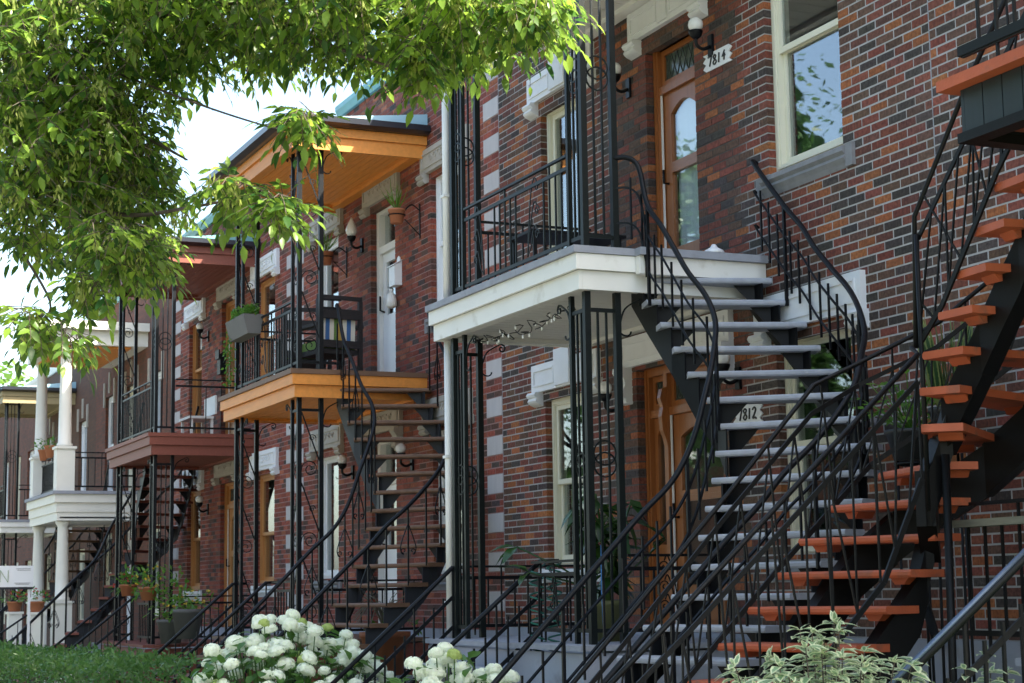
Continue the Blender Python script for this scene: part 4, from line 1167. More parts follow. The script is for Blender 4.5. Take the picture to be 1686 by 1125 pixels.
ON = [(10.14,-.45),(9.97,-.45),(9.79,-.45),(9.60,-.45),(9.37,-.46),(9.07,-.50),(8.74,-.62),(8.46,-.86),(8.34,-1.20),(8.28,-1.50),(8.28,-1.72),(8.28,-1.88),(8.28,-2.08)]
ZN = [3.872-.2025*i for i in range(8)]+[2.27-.194*i for i in range(5)]
for k in range(1, 7):
    IN.append((9.16, -1.81-.2*k)); ON.append((8.28, -2.08-.205*k)); ZN.append(ZN[12]-.2*k)
SN = stair('orange-treaded winding staircase on black beams in the right foreground', IN, ON, ZN, ((10.2, -1.47), (10.3, -.45)), M['orange'], M['blackwood'], M['ironw'], 'vee', inset=(.145, .80), depth=.30, over=.03, th=.042, cleat=(.13, .88), rails=(), mind=.29, gusset=False)
# ------------------------------------------------------------------ rails of the orange staircase (own shape: two straight runs)
def vee_run(s, top, sec, bot, n, ma=None):
    ma = ma or M['ironw']
    g = empty('stair_railing', None, parent=s)
    top = [V(*p) for p in top]; sec = [V(*p) for p in sec]; bot = [V(*p) for p in bot]
    def along(P, t):
        L = [0]
        for i in range(1, len(P)): L.append(L[-1]+(P[i]-P[i-1]).length)
        d = t*L[-1]
        for i in range(1, len(P)):
            if d <= L[i]+1e-9: return lerp(P[i-1], P[i], (d-L[i-1])/(L[i]-L[i-1]))
        return P[-1]
    make('handrail', MB().tube(top, .0145, 8), ma, g); 
    mb = MB()
    for i in range(1, len(sec)): mb.bar(sec[i-1], sec[i], .012, .026)
    make('rail', mb, ma, g); mb = MB()
    for i in range(1, len(bot)): mb.bar(bot[i-1], bot[i], .014, .03)
    make('rail', mb, ma, g)
    for i in range(n+1):
        t = i/n; b = along(bot, t)
        make('baluster', MB().bar(b, along(top if i % 2 else sec, t), .010), ma, g)
        if i: make('baluster', MB().bar(b, along(sec, (i-1)/n), .0095), ma, g)
    return g
BR = [(x+.0, y-.05, z+.06) for (x, y), z in zip(IN, ZN)]
vee_run(SN, [(10.25,-1.5,4.83), (9.70,-1.5,4.25), (9.19,-1.5,3.63), (9.19,-1.53,2.89)], [(10.25,-1.5,4.55), (9.68,-1.5,3.98), (9.215,-1.5,3.50), (9.22,-1.52,2.95)][:3], [(10.2,-1.5,4.03), (9.90,-1.5,3.72), (9.40,-1.5,3.10), (9.20,-1.52,2.90)], 8)
make('newel_post', MB().tube([(9.225,-1.52,3.52), (9.225,-1.52,2.0)], .014, 8), M['ironw'], SN)
vee_run(SN, [(9.19,-1.56,2.89), (9.38,-1.66,2.83), (9.38,-3.17,1.48), (9.38,-3.9,.85)], [(9.38,-1.67,2.68), (9.38,-3.1,1.40), (9.38,-3.9,.72)], [(9.39,-1.68,2.16), (9.39,-1.95,1.62), (9.39,-3.15,.42), (9.39,-3.9,.0)], 15)
vee_run(SN, [(9.9,-.40,4.55), (9.0,-.45,3.62), (8.42,-.78,3.18), (8.25,-1.24,2.94), (8.25,-1.58,2.79), (8.25,-2.18,2.15), (8.25,-2.97,1.34), (8.25,-3.6,.7)], [(9.9,-.40,4.4), (9.0,-.45,3.47), (8.42,-.80,3.03), (8.25,-1.26,2.80), (8.25,-1.60,2.62), (8.25,-2.19,2.03), (8.25,-2.95,1.24), (8.25,-3.6,.58)], [(9.9,-.40,3.95), (9.0,-.48,3.0), (8.44,-.80,2.6), (8.25,-1.2,2.32), (8.25,-1.9,1.68), (8.25,-2.9,.7), (8.25,-3.6,.05)], 22)
make('support_pole', MB().tube([(9.3,-1.45,2.3), (9.3,-1.49,.0)], .022, 10), M['ironw'], SN)
make('brace', MB().bar((8.75,-1.22,1.50), (7.28,-.03,1.2), .05, .03), M['ironw'], SN)
# landing of that staircase
BN = empty('balcony', (11.7, 0, 3.7), 'orange-edged landing with dark boarded sides at upper right', 'balcony')
make('deck', MB().box(10.16, 14.6, -2.06, -.003, 4.02, 4.075), M['orange'], BN)
for i in range(30):
    x = 10.27+i*.145
    make('side_board', MB().box(x, x+.138, -1.98, -1.96, 3.80, 4.018), M['bluewood'], BN)
make('side_board', MB().box(10.245, 10.268, -1.98, -.01, 3.80, 4.018), M['bluewood'], BN)
make('bottom_frame', MB().box(10.23, 14.5, -2.0, -1.90, 3.75, 3.799).box(10.23, 10.33, -1.899, -.02, 3.75, 3.799), M['blackwood'], BN)
planks(BN, 10.34, 14.4, -1.89, -.05, 3.81, 12, M['redwood'])
railing(BN, (10.3, -2.0), (14.4, -2.0), 4.08, .85, M['ironw'], sp=.13)
mb = MB(); mb.bar((10.28,-2.0,4.20), (14.4,-2.0,4.20), .03, .05); make('kick_rail', mb, M['ironw'], BN)
for x in (14.3,): make('post', MB().box(x-.03, x+.03, -1.95, -1.89, 0, 3.659), M['ironw'], BN)

# ------------------------------------------------------------------ ground-floor porches
def porch(x0, x1, zf, label, dm, fm, depth=1.72, sides=True, steps=None, nsk=4):
    o = empty('porch', ((x0+x1)/2, -depth/2, 0), label, 'porch', 'ground floor porches')
    planks(o, x0, x1, -depth, -.02, zf-.04, 9, dm, th=.04)
    hh = (zf-.05)/nsk
    for i in range(nsk):
        a = .0+i*hh
        make('skirt_board', MB().box(x0+.03, x1-.03, -depth+.04, -depth+.06+.004*i, a, a+hh-.008), fm, o)
        make('skirt_board', MB().box(x1-.06, x1-.035, -depth+.07, -.02, a, a+hh-.008), fm, o)
    if steps:
        a, b, n = steps
        for i in range(n):
            z = zf-(i+1)*zf/(n+1); y = -depth-.02-i*.27
            make('step', MB().box(a, b, y-.29, y, z-.04, z), dm, o)
            make('riser', MB().box(a+.02, b-.02, y-.02, y-.001, 0.0, z-.041), fm, o)
    return o
P0 = porch(2.1, 5.3, 1.2, 'grey board porch under the white gallery', M['deck'], M['concrete'], steps=(2.45, 3.9, 5))
def step_rail(parent, x, p, q, ma, drop=(.26, .52), r=.02, sp=.12, flat=False, bars=True):
    g = empty('step_railing', None, parent=parent)
    p = V(x, *p); q = V(x, *q)
    pre = p+V(0, .16, 0)
    make('handrail', MB().tube([pre, p, q], r, 8), ma, g)
    for d in drop: make('rail', MB().bar(p+V(0,0,-d), q+V(0,0,-d), .012, .03), ma, g)
    n = int((q-p).length/sp)
    for i in range(n+1):
        c = lerp(p, q, i/n); hi = c.z-drop[0]+.07 if i % 4 else c.z-.01
        make('baluster', MB().box(c.x-.007, c.x+.007, c.y-.007, c.y+.007, c.z-drop[-1]-.12, hi), ma, g)
    return g
step_rail(P0, 2.35, (-1.53, 1.82), (-2.9, .62), M['iron']); step_rail(P0, 4.0, (-1.43, 1.84), (-2.9, .62), M['iron'])
railing(P0, (4.0, -1.5), (4.8, -1.5), 1.2, .63, M['iron'], sp=.11, motif=[(.3, .6)])
railing(P0, (2.15, -1.5), (2.15, -.05), 1.2, .63, M['iron'], sp=.13); railing(P0, (5.07, -1.2), (5.07, -.3), 1.2, .66, M['iron'], sp=.11, motif=[(.25, .6)])
P1 = porch(-5.4, -2.1, 1.1, 'small brown porch under the cedar gallery', M['brownwood'], M['redwood'], steps=(-5.0, -3.6, 4))
step_rail(P1, -5.0, (-1.55, 1.75), (-2.9, .55), M['iron']); step_rail(P1, -3.5, (-1.55, 1.75), (-2.9, .55), M['iron'])
railing(P1, (-3.4, -1.5), (-2.6, -1.5), 1.1, .65, M['iron'], sp=.11); railing(P1, (-2.2, -1.2), (-2.2, -.05), 1.1, .65, M['iron'], sp=.12)
P2 = porch(-12.8, -9.4, .9, 'red-brown porch with flower pots under the red-brown gallery', M['redwood'], M['redwood'], steps=(-12.4, -11.0, 3))
step_rail(P2, -12.4, (-1.55, 1.6), (-2.9, .5), M['iron']); step_rail(P2, -10.9, (-1.55, 1.6), (-2.9, .5), M['iron'])
railing(P2, (-10.8, -1.5), (-10.0, -1.5), .9, .7, M['iron'], sp=.11); railing(P2, (-9.5, -1.2), (-9.5, -.05), .9, .7, M['iron'], sp=.12)
P3 = porch(-20.8, -17.2, .6, 'porch base between the white column pedestals', M['deck'], WHT, depth=1.8, steps=(-20.0, -18.4, 2))
step_rail(P3, -18.2, (-1.8, 1.45), (-3.4, .35), M['iron'])
PN = porch(9.6, 13.6, 1.22, 'porch of the right-hand house behind the orange stairs', M['deck'], M['concrete'], depth=1.3)
railing(PN, (9.0, -1.2), (13.4, -1.2), 1.24, .80, M['ironw'], sp=.14)
make('weathered_cap', MB().box(9.06, 13.4, -1.25, -1.14, 1.915, 1.955), M['greywood'], PN)
g = step_rail(PN, 11.0, (-1.5, 2.36), (-3.6, .79), M['ironw'], drop=(.24, .60))
make('steel_handrail', MB().tube([(11.0,-1.5,2.385), (11.0,-3.6,.815)], .0125, 10), M['silver'], PN)

# downspout of the white gallery
ds = empty('downspout', (2.21, -1.5, 1.2), 'white downspout at the left end of the white gallery', 'downspout')
for z0, z1 in ((4.205, 6.80), (1.205, 3.865)): make('pipe', MB().tube([(2.21,-1.5,z0), (2.21,-1.5,z1)], .034, 12), M['white'], ds)
for z in (5.2, 6.3, 1.5, 2.8): make('strap', MB().box(2.168, 2.252, -1.542, -1.458, z, z+.025), M['white'], ds)

# ------------------------------------------------------------------ lamps, numbers, boxes
wall_lamp(3.03, 6.19, 'white globe lamp left of the upper wooden door'); wall_lamp(4.53, 6.16, 'white globe lamp right of the upper wooden door above 7814')
wall_lamp(2.70, 3.28, 'globe lamp left of the lower wooden door, behind the columns'); wall_lamp(4.80, 3.30, 'grey globe lamp above the 7812 plate, seen between grey treads')
wall_lamp(-4.46, 6.1, 'flame-shaped glass lamp beside the upper white door', 'flame'); wall_lamp(-4.85, 3.18, 'globe lamp left of the lower white door'); wall_lamp(-2.67, 3.15, 'globe lamp right of the lower white door, seen between brown treads')
wall_lamp(-12.45, 6.0, 'small globe lamp on the red-brown gallery', face=0); wall_lamp(-12.38, 3.06, 'small globe lamp under the red-brown gallery')
DIG = {'7': [[(0,1),(.9,1.02),(.35,0)]], '8': [[(.85,.85),(.5,1),(.15,.8),(.5,.55),(.9,.25),(.5,0),(.1,.22),(.5,.52),(.85,.85)]], '1': [[(.5,1),(.38,0)]], '4': [[(.75,1),(.15,.4),(.9,.45)],[(.72,.7),(.55,0)]], '2': [[(.1,.8),(.45,1),(.85,.8),(.5,.4),(.1,.05),(.6,.08),(.95,-.05)]]}
def plate(txt, x0, x1, z0, z1, tilt, label, face=-.012):
    o = empty('number_plate', ((x0+x1)/2, 0, z0), label, 'house number', 'house number plates')
    rng = random.Random(txt); pts = []
    n = 5
    for i in range(n+1):
        t = i/n; pts.append((x1+(-.05 if i % 2 else .0)-.0, z0+(z1-z0)*t))
    for i in range(n+1):
        t = 1-i/n; pts.append((x0+(.05 if i % 2 else .0), z0+(z1-z0)*t))
    def tz(x, z): return z+(x-x0)*tilt
    mb = MB().prism([(x, face, tz(x, z)) for x, z in pts], (0, .01, 0)); make('plaque', mb, M['whitestone'], o)
    w = (x1-x0)*.14; h = (z1-z0)*.55; xs = x0+(x1-x0)*.2
    for c in txt:
        mb = MB()
        for st in DIG[c]:
            cv = catmull([(xs+u*w, face-.004, tz(xs+u*w, z0+(z1-z0)*.22+v*h)) for u, v in st], 4 if c in '82' else 1)
            mb.tube(cv, .0075, 5)
        make('digit', mb, M['ink'], o); xs += w*1.12
    return o
plate('7814', 4.39, 4.86, 5.93, 6.08, -.02, 'white ragged plate numbered 7814 beside the upper wooden door')
plate('7812', 4.70, 5.15, 2.90, 3.06, .0, 'white ragged plate numbered 7812 seen between grey treads')
o = empty('mailbox', (-3.1, 0, 5.3), 'white metal mailbox on the wall right of the upper white door', 'mailbox')
make('box', MB().prism([(-3.2,-.1,5.32),(-3.2,-.003,5.32),(-3.2,-.003,5.62),(-3.2,-.1,5.56)], (.2, 0, 0)), M['pvc'], o)
make('back_plate', MB().prism([(-3.17,-.012,5.621),(-3.03,-.012,5.621),(-3.06,-.012,5.68),(-3.10,-.012,5.70),(-3.14,-.012,5.68)], (0, .01, 0)), M['pvc'], o); make('lid', MB().prism([(-3.215,-.115,5.562),(-3.215,-.004,5.628),(-3.215,-.004,5.638),(-3.215,-.115,5.574)], (.23, 0, 0)), M['pvc'], o)
o = make('paper_bag', MB().lathe((-3.2,-.07,5.06), [(.03, 0), (.07, .03), (.065, .1), (.05, .17), (.02, .2), (.035, .24)], 9), M['white']); tag(o, 'small white bag hanging below the mailbox', 'bag')
o = empty('wall_mailbox', (-11.4, 0, 5.3), 'black letter box beside the honey wood door', 'mailbox'); make('box', MB().prism([(-11.5,-.1,5.2),(-11.5,-.003,5.2),(-11.5,-.003,5.6),(-11.5,-.1,5.53)], (.2, 0, 0)), M['iron'], o); make('lid', MB().box(-11.52, -11.28, -.13, -.11, 5.45, 5.6), M['iron'], o)
o = make('crumpled_paper', MB().lathe((5.22,-.45,4.2), [(.09, 0), (.07, .03), (.03, .05), (.015, .075)], 6), M['sign']); tag(o, 'scrap of white paper lying on the landing of 7814', 'paper')

# string of lights under the white fascia
o = empty('string_lights', (3.6, -1.5, 3.7), 'tangled string of small lights under the white gallery edge', 'string lights')
pts = []; rng = random.Random(5)
for i in range(60):
    t = i/59; pts.append((2.75+t*2.0+.02*math.sin(i*1.7), -1.45+.04*math.sin(i*2.3), 3.84-.05*abs(math.sin(i*.9))-.09*math.sin(math.pi*t)*abs(math.sin(i*.35))))
make('wire', MB().tube(catmull(pts, 2), .005, 4), M['ink'], o)
for i in range(0, 60, 3):
    p = pts[i]; make('bulb', MB().lathe((p[0], p[1], p[2]-.035), [(.004, 0), (.01, .01), (.008, .028), (.004, .036)], 6), M['globe'], o)

# coiled hose hanging from the step railing
o = empty('coiled_hose', (4.0, -1.5, .8), 'green coiled garden hose hung over the porch rail', 'hose')
for dx, y, r, z0, z1, n in ((0, -1.46, .055, .72, 1.84, 11), (.04, -1.33, .05, .8, 1.84, 13)):
    pts = [(4.0+dx+r*math.cos(t*6.283*n), y+r*math.sin(t*6.283*n)*1.2, z1+(z0-z1)*t) for t in [i/(n*12) for i in range(n*12+1)]]
    make('coil', MB().tube(pts, .008, 5), M['hose'], o)
make('nozzle_wand', MB().tube([(4.65,-1.2,1.95), (4.68,-1.22,1.6), (4.7,-1.22,1.28)], .012, 6), M['bluehose'], o)

# for-sale board
o = empty('sale_board', (-14, -2.9, 0), 'white estate board with olive letter N behind the far stairs', 'sign')
make('board', MB().box(-14.01, -13.99, -3.45, -2.59, 1.80, 2.155), M['sign'], o); make('strip', MB().box(-14.01, -13.985, -3.45, -2.59, 1.76, 1.797), M['gutter'], o)
mb = MB(); y0, w, z0, h = -3.14, .13, 1.88, .2
for a, b in (((0, 0), (0, 1)), ((0, 1), (1, 0)), ((1, 0), (1, 1))): mb.bar((-13.982, y0+a[0]*w, z0+a[1]*h), (-13.982, y0+b[0]*w, z0+b[1]*h), .006, .028, up=(1, 0, 0))
make('letter', mb, M['olive'], o)
for z, a, b in ((2.10, -2.88, -2.64), (2.075, -2.86, -2.64), (1.86, -2.9, -2.64), (1.84, -2.88, -2.66)): make('text_line', MB().box(-13.989, -13.984, a, b, z, z+.01), M['greyink'], o)
for y in (-3.4, -2.65): make('post', MB().box(-14.03, -14.011, y-.02, y+.02, 0, 1.9), M['sign'], o)

# ------------------------------------------------------------------ furniture
def wicker_chair(x, y, z, ry, label, stripes=True):
    o = empty('armchair', (0, 0, 0), label, 'chair', 'dark wicker chairs on the cedar gallery')
    W_ = M['wicker']
    for sx in (-.28, .28):
        for sy in (-.26, .26): make('leg', MB().box(sx-.025, sx+.025, sy-.025, sy+.025, 0, .62 if sy < 0 else .95), W_, o)
        make('armrest', MB().box(sx-.04, sx+.04, -.3, .28, .621, .66), W_, o)
    make('seat', MB().box(-.25, .25, -.28, .25, .3, .36), W_, o); [make('backrest', MB().box(-w_, w_, .245, .28, za, zb_), W_, o) for w_, za, zb_ in ((.255, .37, .46), (.255, .72, .84), (.3, .951, 1.0))]
    c = MB().box(-.24, .24, -.27, .2, .362, .46); make('seat_cushion', c, M['cushG'], o)
    if stripes:
        cols = ['cushW', 'cushB', 'cushW', 'cushY', 'cushN', 'cushW', 'cushB', 'cushW']
        for i, k in enumerate(cols):
            a = -.23+.46*i/8; make('striped_cushion', MB().prism([(a, .10, .47), (a, .22, .47), (a, .235, .80), (a, .16, .82)], (.46/8, 0, 0)), M[k], o)
    o.location = (x, y, z); o.rotation_euler = (0, 0, ry); return o
wicker_chair(-3.25, -.85, 4.142, R(-80), 'dark wicker armchair with striped cushion by the cedar gallery corner')
wicker_chair(-4.25, -.85, 4.142, R(-100), 'dark wicker armchair with green cushion further along the cedar gallery', False)
t = empty('patio_table', (3.5, -.9, 4.2), 'low black metal table on the white gallery', 'table')
make('table_top', MB().box(3.25, 3.75, -1.35, -.45, 4.60, 4.625), M['iron'], t)
for x in (3.29, 3.71):
    for y in (-1.3, -.5): make('leg', MB().box(x-.015, x+.015, y-.015, y+.015, 4.201, 4.599), M['iron'], t)
make('shelf', MB().box(3.3, 3.7, -1.28, -.52, 4.35, 4.37), M['iron'], t)
t = empty('bench', (-11.2, -.8, 4.05), 'white bench on the red-brown gallery', 'bench')
make('seat', MB().box(-11.6, -10.9, -.7, -.3, 4.42, 4.46), M['white'], t); make('backrest', MB().box(-11.6, -10.9, -.28, -.25, 4.5, 4.8), M['white'], t)
for x in (-11.55, -10.95):
    for y in (-.65, -.32): make('leg', MB().box(x-.02, x+.02, y-.02, y+.02, 4.052, 4.419), M['white'], t)
# ------------------------------------------------------------------ plants
def leaf(mb, b, d, up, L, W, bend=.15, fold=.25, uv=False, rows=2):
    """leaf from base b along d; 6 faces, slightly folded and drooping"""
    d = d.normalized(); s = d.cross(up)
    s = s.normalized() if s.length > 1e-5 else d.orthogonal().normalized()
    n = s.cross(d).normalized()
    def P(t, w, k): return b+d*(L*t)+s*(W*w)+n*(-bend*L*t*t+fold*abs(w)*W)
    pts = [P(0,0,0), P(.32,-.46,0), P(.32,0,0), P(.32,.46,0), P(.66,-.36,0), P(.66,0,0), P(.66,.36,0), P(1,0,0)]
    i = len(mb.v); mb.v += [tuple(p) for p in pts]
    F = ((0,2,1),(0,3,2),(1,2,5,4),(2,3,6,5),(4,5,7),(5,6,7))
    ed = (1, 1, 0, 1, 1, 0, 1, 1)
    for f in F:
        mb.f.append(tuple(i+j for j in f)); mb.sm.append(True); mb.mi.append(0)
        if uv: mb.uv += [(ed[j], 0) for j in f]
def rdir(rng, zlo=-1, zhi=1):
    z = rng.uniform(zlo, zhi); t = rng.uniform(0, 6.283); r = math.sqrt(max(0, 1-z*z)); return V(r*math.cos(t), r*math.sin(t), z)
LEAF_TREE = leaf_mat('ash_leaf', (.018, .066, .016), (.18, .29, .04), .52)
LEAF_SEED = leaf_mat('ash_seed', (.17, .22, .05), (.28, .32, .09), .5)
LEAF_HEDGE = leaf_mat('hedge_leaf', (.034, .10, .022), (.07, .155, .036), .35)
LEAF_FAR2 = leaf_mat('shade_tree_leaf', (.022, .065, .016), (.045, .105, .026), .3)
LEAF_HYD = leaf_mat('hydrangea_leaf', (.05, .13, .025), (.08, .18, .035), .35)
LEAF_DOG = leaf_mat('dogwood_leaf', (.13, .225, .12), (.19, .29, .16), .3, margin=(.50, .55, .36))
LEAF_DARK = leaf_mat('rubber_leaf', (.018, .055, .016), (.04, .09, .02), .2, rough=.25)
LEAF_POT = leaf_mat('pot_leaf', (.05, .15, .02), (.10, .22, .03), .4)
LEAF_SNAKE = leaf_mat('snake_leaf', (.02, .055, .02), (.035, .08, .03), .1, rough=.3, margin=(.16, .2, .07))
LEAF_FAR = leaf_mat('far_tree_leaf', (.07, .15, .025), (.13, .22, .04), .5)
PETAL = leaf_mat('hydrangea_petal', (.70, .74, .62), (.78, .80, .73), .3, rough=.7)
PETALG = leaf_mat('green_petal', (.42, .52, .18), (.52, .6, .25), .3, rough=.7)
RED_P = mat('red_petal', (.5, .04, .03), .6); YEL_P = mat('yellow_petal', (.55, .38, .03), .6)

# --- street tree over the pavement
E1, E2, E3 = V(.403, .915, 0), V(-.915, .403, 0), V(0, 0, 1)
tree = empty('ash_tree', (4.6, -7.2, 0), 'large leafy street tree hanging over the upper left of the view', 'tree')
rng = random.Random(11)
CL = [((7.73,-5.89,4.43),(.70,1.3,.60),470),((7.44,-5.80,3.76),(.64,1.2,.50),430),((8.23,-5.29,4.62),(.64,1.2,.32),330),((8.90,-4.74,4.45),(.46,1.0,.24),200),((9.31,-4.28,4.34),(.39,.9,.21),190),((9.62,-4.03,4.28),(.22,.5,.11),60),((9.20,-4.44,4.11),(.15,.4,.10),34),((8.52,-5.05,4.45),(.24,.8,.12),40),((9.31,-5.07,3.74),(.11,.2,.10),20),((8.94,-5.30,3.44),(.20,.4,.09),30),((9.21,-5.16,3.34),(.11,.2,.08),20),((8.27,-6.12,2.87),(.15,.3,.10),26),((8.53,-5.99,2.78),(.07,.2,.07),9),((8.12,-5.62,3.30),(.26,.6,.18),80),((7.77,-5.60,3.97),(.25,.9,.36),115),((8.21,-5.83,3.07),(.15,.3,.09),20),((7.55,-6.0,4.1),(.5,1.1,.5),200),
      # crown above the frame
      ((8.2,-5.6,5.5),(1.6,1.5,.55),420),((7.0,-6.2,6.3),(2.0,1.8,.8),420),((6.0,-6.8,7.2),(2.2,2.2,.9),420),((9.3,-4.7,5.1),(.9,.9,.28),130)]
lv = MB(); sd = MB(); tw = MB()
for ci, (c, a, n) in enumerate(CL):
    c = V(*c); big = ci >= 17
    for k in range(int(n*(.7 if big else 2.1))):
        q = rdir(rng)*(rng.random()**.4)
        p = c+E1*(q.x*max(.05, a[0]-.06))+E2*(q.y*a[1])+E3*(q.z*max(.04, a[2]-.05)+(0 if big else .10))
        d = V(rng.uniform(-1, 1), rng.uniform(-1, 1), rng.uniform(-.9, .25)).normalized()
        if not big and rng.random() < .20:
            for j in range(16):   # hanging bunch of keys
                b = p+V(rng.gauss(0, .015), rng.gauss(0, .015), -rng.random()*.11)
                leaf(sd, b, V(rng.gauss(0, .35), rng.gauss(0, .35), -1), rdir(rng), .038, .012, .05, .1)
            continue
        R_ = rng.uniform(.12, .22)*(1.6 if big else 1); m_ = rng.choice((2, 3, 3))
        side = d.cross(V(0, 0, 1)).normalized(); nrm = side.cross(d)
        tip = p+d*R_+V(0, 0, -.05)
        if not big: tw.tube([p, p+d*R_*.55+V(0, 0, -.01), tip], [.003, .0025, .0015], 3, False)
        Ls = rng.uniform(.042, .09)*(2.0 if big else 1)
        for j in range(m_):
            t = .35+.55*j/m_
            b = p+d*(R_*t)+V(0, 0, -.05*t*t)
            for sg in (-1, 1):
                leaf(lv, b, d*.6+side*(sg*.9)+V(0, 0, -.15-.3*rng.random())+rdir(rng)*.3, nrm+rdir(rng)*.35, Ls*rng.uniform(.8, 1.1), Ls*.47, .18, .22)
        leaf(lv, tip, d+V(0, 0, -.35), nrm+rdir(rng)*.3, Ls*1.1, Ls*.5, .18, .22)
make('leaves', lv, LEAF_TREE, tree)['kind'] = 'stuff'
make('seed_bunches', sd, LEAF_SEED, tree)['kind'] = 'stuff'
make('twigs', tw, M['bark'], tree)['kind'] = 'stuff'
make('trunk', MB().tube(catmull([(4.6,-7.2,-.1), (4.62,-7.18,1.2), (4.8,-7.1,2.6), (5.1,-6.95,4.0), (5.4,-6.8,5.6), (5.6,-6.7,7.4)], 5), [.26-.006*i for i in range(26)], 14), M['bark'], tree)
def branch(pts, r0, r1):
    cv = catmull(pts, 6); make('limb', MB().tube(cv, [lerp(r0, r1, i/(len(cv)-1)) for i in range(len(cv))], 7), M['bark'], tree)
branch([(5.0,-7.0,3.4), (5.9,-6.6,3.9), (6.8,-6.2,4.2), (7.7,-5.7,4.6), (8.5,-5.1,4.66), (9.2,-4.4,4.48), (9.6,-4.05,4.36)], .06, .006)
branch([(5.2,-6.9,4.3), (6.2,-6.3,4.9), (7.3,-5.8,4.9), (8.2,-5.3,4.72), (8.9,-4.9,4.5)], .08, .01)
branch([(6.5,-6.35,4.05), (7.2,-6.0,3.8), (7.9,-5.6,3.6), (8.5,-5.45,3.52), (8.95,-5.3,3.48), (9.2,-5.18,3.40)], .018, .003)
branch([(6.9,-6.15,3.95), (7.5,-6.1,3.5), (8.0,-6.0,3.1), (8.25,-6.1,2.95)], .012, .003)
branch([(7.7,-5.7,4.45), (8.4,-5.35,4.1), (9.0,-5.15,3.85), (9.3,-5.07,3.75)], .007, .003)
branch([(7.4,-5.9,4.35), (7.7,-5.5,4.1), (8.0,-5.3,3.9)], .02, .005); branch([(8.6,-5.0,4.5), (8.9,-4.7,4.3), (9.2,-4.45,4.12)], .014, .004)
branch([(5.4,-6.8,5.2), (6.6,-6.3,6.0), (7.8,-5.8,5.8)], .07, .01); branch([(5.5,-6.75,6.2), (5.9,-6.6,7.0), (6.2,-6.7,7.6)], .06, .01)

# --- other trees: beyond the row and across the street (seen in the window glass)
def far_tree(x, y, h, r, label, n, Ls, ma, seed, group=None):
    rng = random.Random(seed); o = empty('street_tree', (x, y, 0), label, 'tree', group)
    make('trunk', MB().tube(catmull([(x, y, -.1), (x+.1, y, h*.25), (x, y+.1, h*.55)], 5), [.28, .27, .25, .24, .23, .2, .19, .17, .15, .13, .1], 10), M['bark'], o)
    mb = MB(); cl = []
    for k in range(26):
        q = rdir(rng, -1, 1)*rng.uniform(.3, 1); cl.append((V(x+q.x*r*.8, y+q.y*r*.8, h*.58+q.z*h*.38), r*rng.uniform(.22, .42)))
        if k % 3 == 0: make('limb', MB().tube([(x, y, h*.4), lerp(V(x, y, h*.5), cl[-1][0], .6), cl[-1][0]], [.09, .06, .02], 6), M['bark'], o)
    for k in range(n):
        c, rr = rng.choice(cl); q = rdir(rng)*(rng.random()**.35)
        b_ = c+q*rr; L_ = Ls*rng.uniform(.7, 1.2); d_ = rdir(rng, -1, .3)*L_; s_ = d_.cross(rdir(rng)); s_ = s_.normalized()*(L_*.25) if s_.length > 1e-6 else V(L_*.25, 0, 0)
        mb.quad(b_, b_+d_*.45+s_, b_+d_, b_+d_*.45-s_)
    if n >= 5000:
        for c, rr in cl:
            for k in range(46):
                b_ = c+rdir(rng)*rr*.6*rng.random(); d_ = rdir(rng)*.55; s_ = d_.cross(rdir(rng)); mb.quad(b_-d_, b_+s_, b_+d_, b_-s_)
    make('crown', mb, ma, o); return o
far_tree(-52, .6, 9.5, 3.2, 'sunlit pale green tree beyond the end of the row', 3600, .42, LEAF_FAR, 21)
far_tree(-66, 2.2, 13, 4.5, 'taller pale green tree behind the others at far left', 3000, .5, LEAF_FAR, 22)
far_tree(-46, -2.2, 8, 2.4, 'bright young tree at the left edge beyond the stairs', 2600, .34, LEAF_FAR, 23)
for i, (x, y, h, r) in enumerate([(-2, -24, 15, 5.5), (-12, -25, 16, 6), (7, -24.5, 14, 5), (-22, -24, 17, 6), (-33, -25, 18, 6.5), (-45, -25, 17, 6.5)]):
    far_tree(x, y, h, r, ['tree across the street reflected in the panes', 'broad tree across the street', 'smaller tree across the street', 'dark tree across the street to the left', 'far tree across the street', 'tree across the street on the right'][i], (12000 if x < -15 else 5000), .30, LEAF_FAR2, 30+i, 'trees across the street')

# --- hydrangeas
HEADS = []
for v in range(3):
    rng = random.Random(70+v); mb = MB()
    for k in range(95):
        q = rdir(rng, -.45, 1); p = q*(.088*rng.uniform(.9, 1.06)); p.z *= .82
        a = q.orthogonal().normalized(); b = q.cross(a)
        th = rng.uniform(0, 6.28); a, b = a*math.cos(th)+b*math.sin(th), b*math.cos(th)-a*math.sin(th)
        for j in range(4):
            e = (a, b, -a, -b)[j]; e2 = (b, -a, -b, a)[j]; w = .0115
            mb.quad(p, p+e*w*.9+e2*w*.8+q*.003, p+e*w*1.9+q*.001, p+e*w*.9-e2*w*.8+q*.003)
    n0 = len(mb.v)
    mb.lathe((0, 0, 0), [(.02, -.05), (.06, -.03), (.074, .01), (.06, .045), (.02, .065)], 10)
    me = bpy.data.meshes.new('flower_head'); me.from_pydata(mb.v, [], mb.f); me.materials.append(PETAL); HEADS.append(me)
    mg = me.copy(); mg.materials.clear(); mg.materials.append(PETALG); HEADS.append(mg)
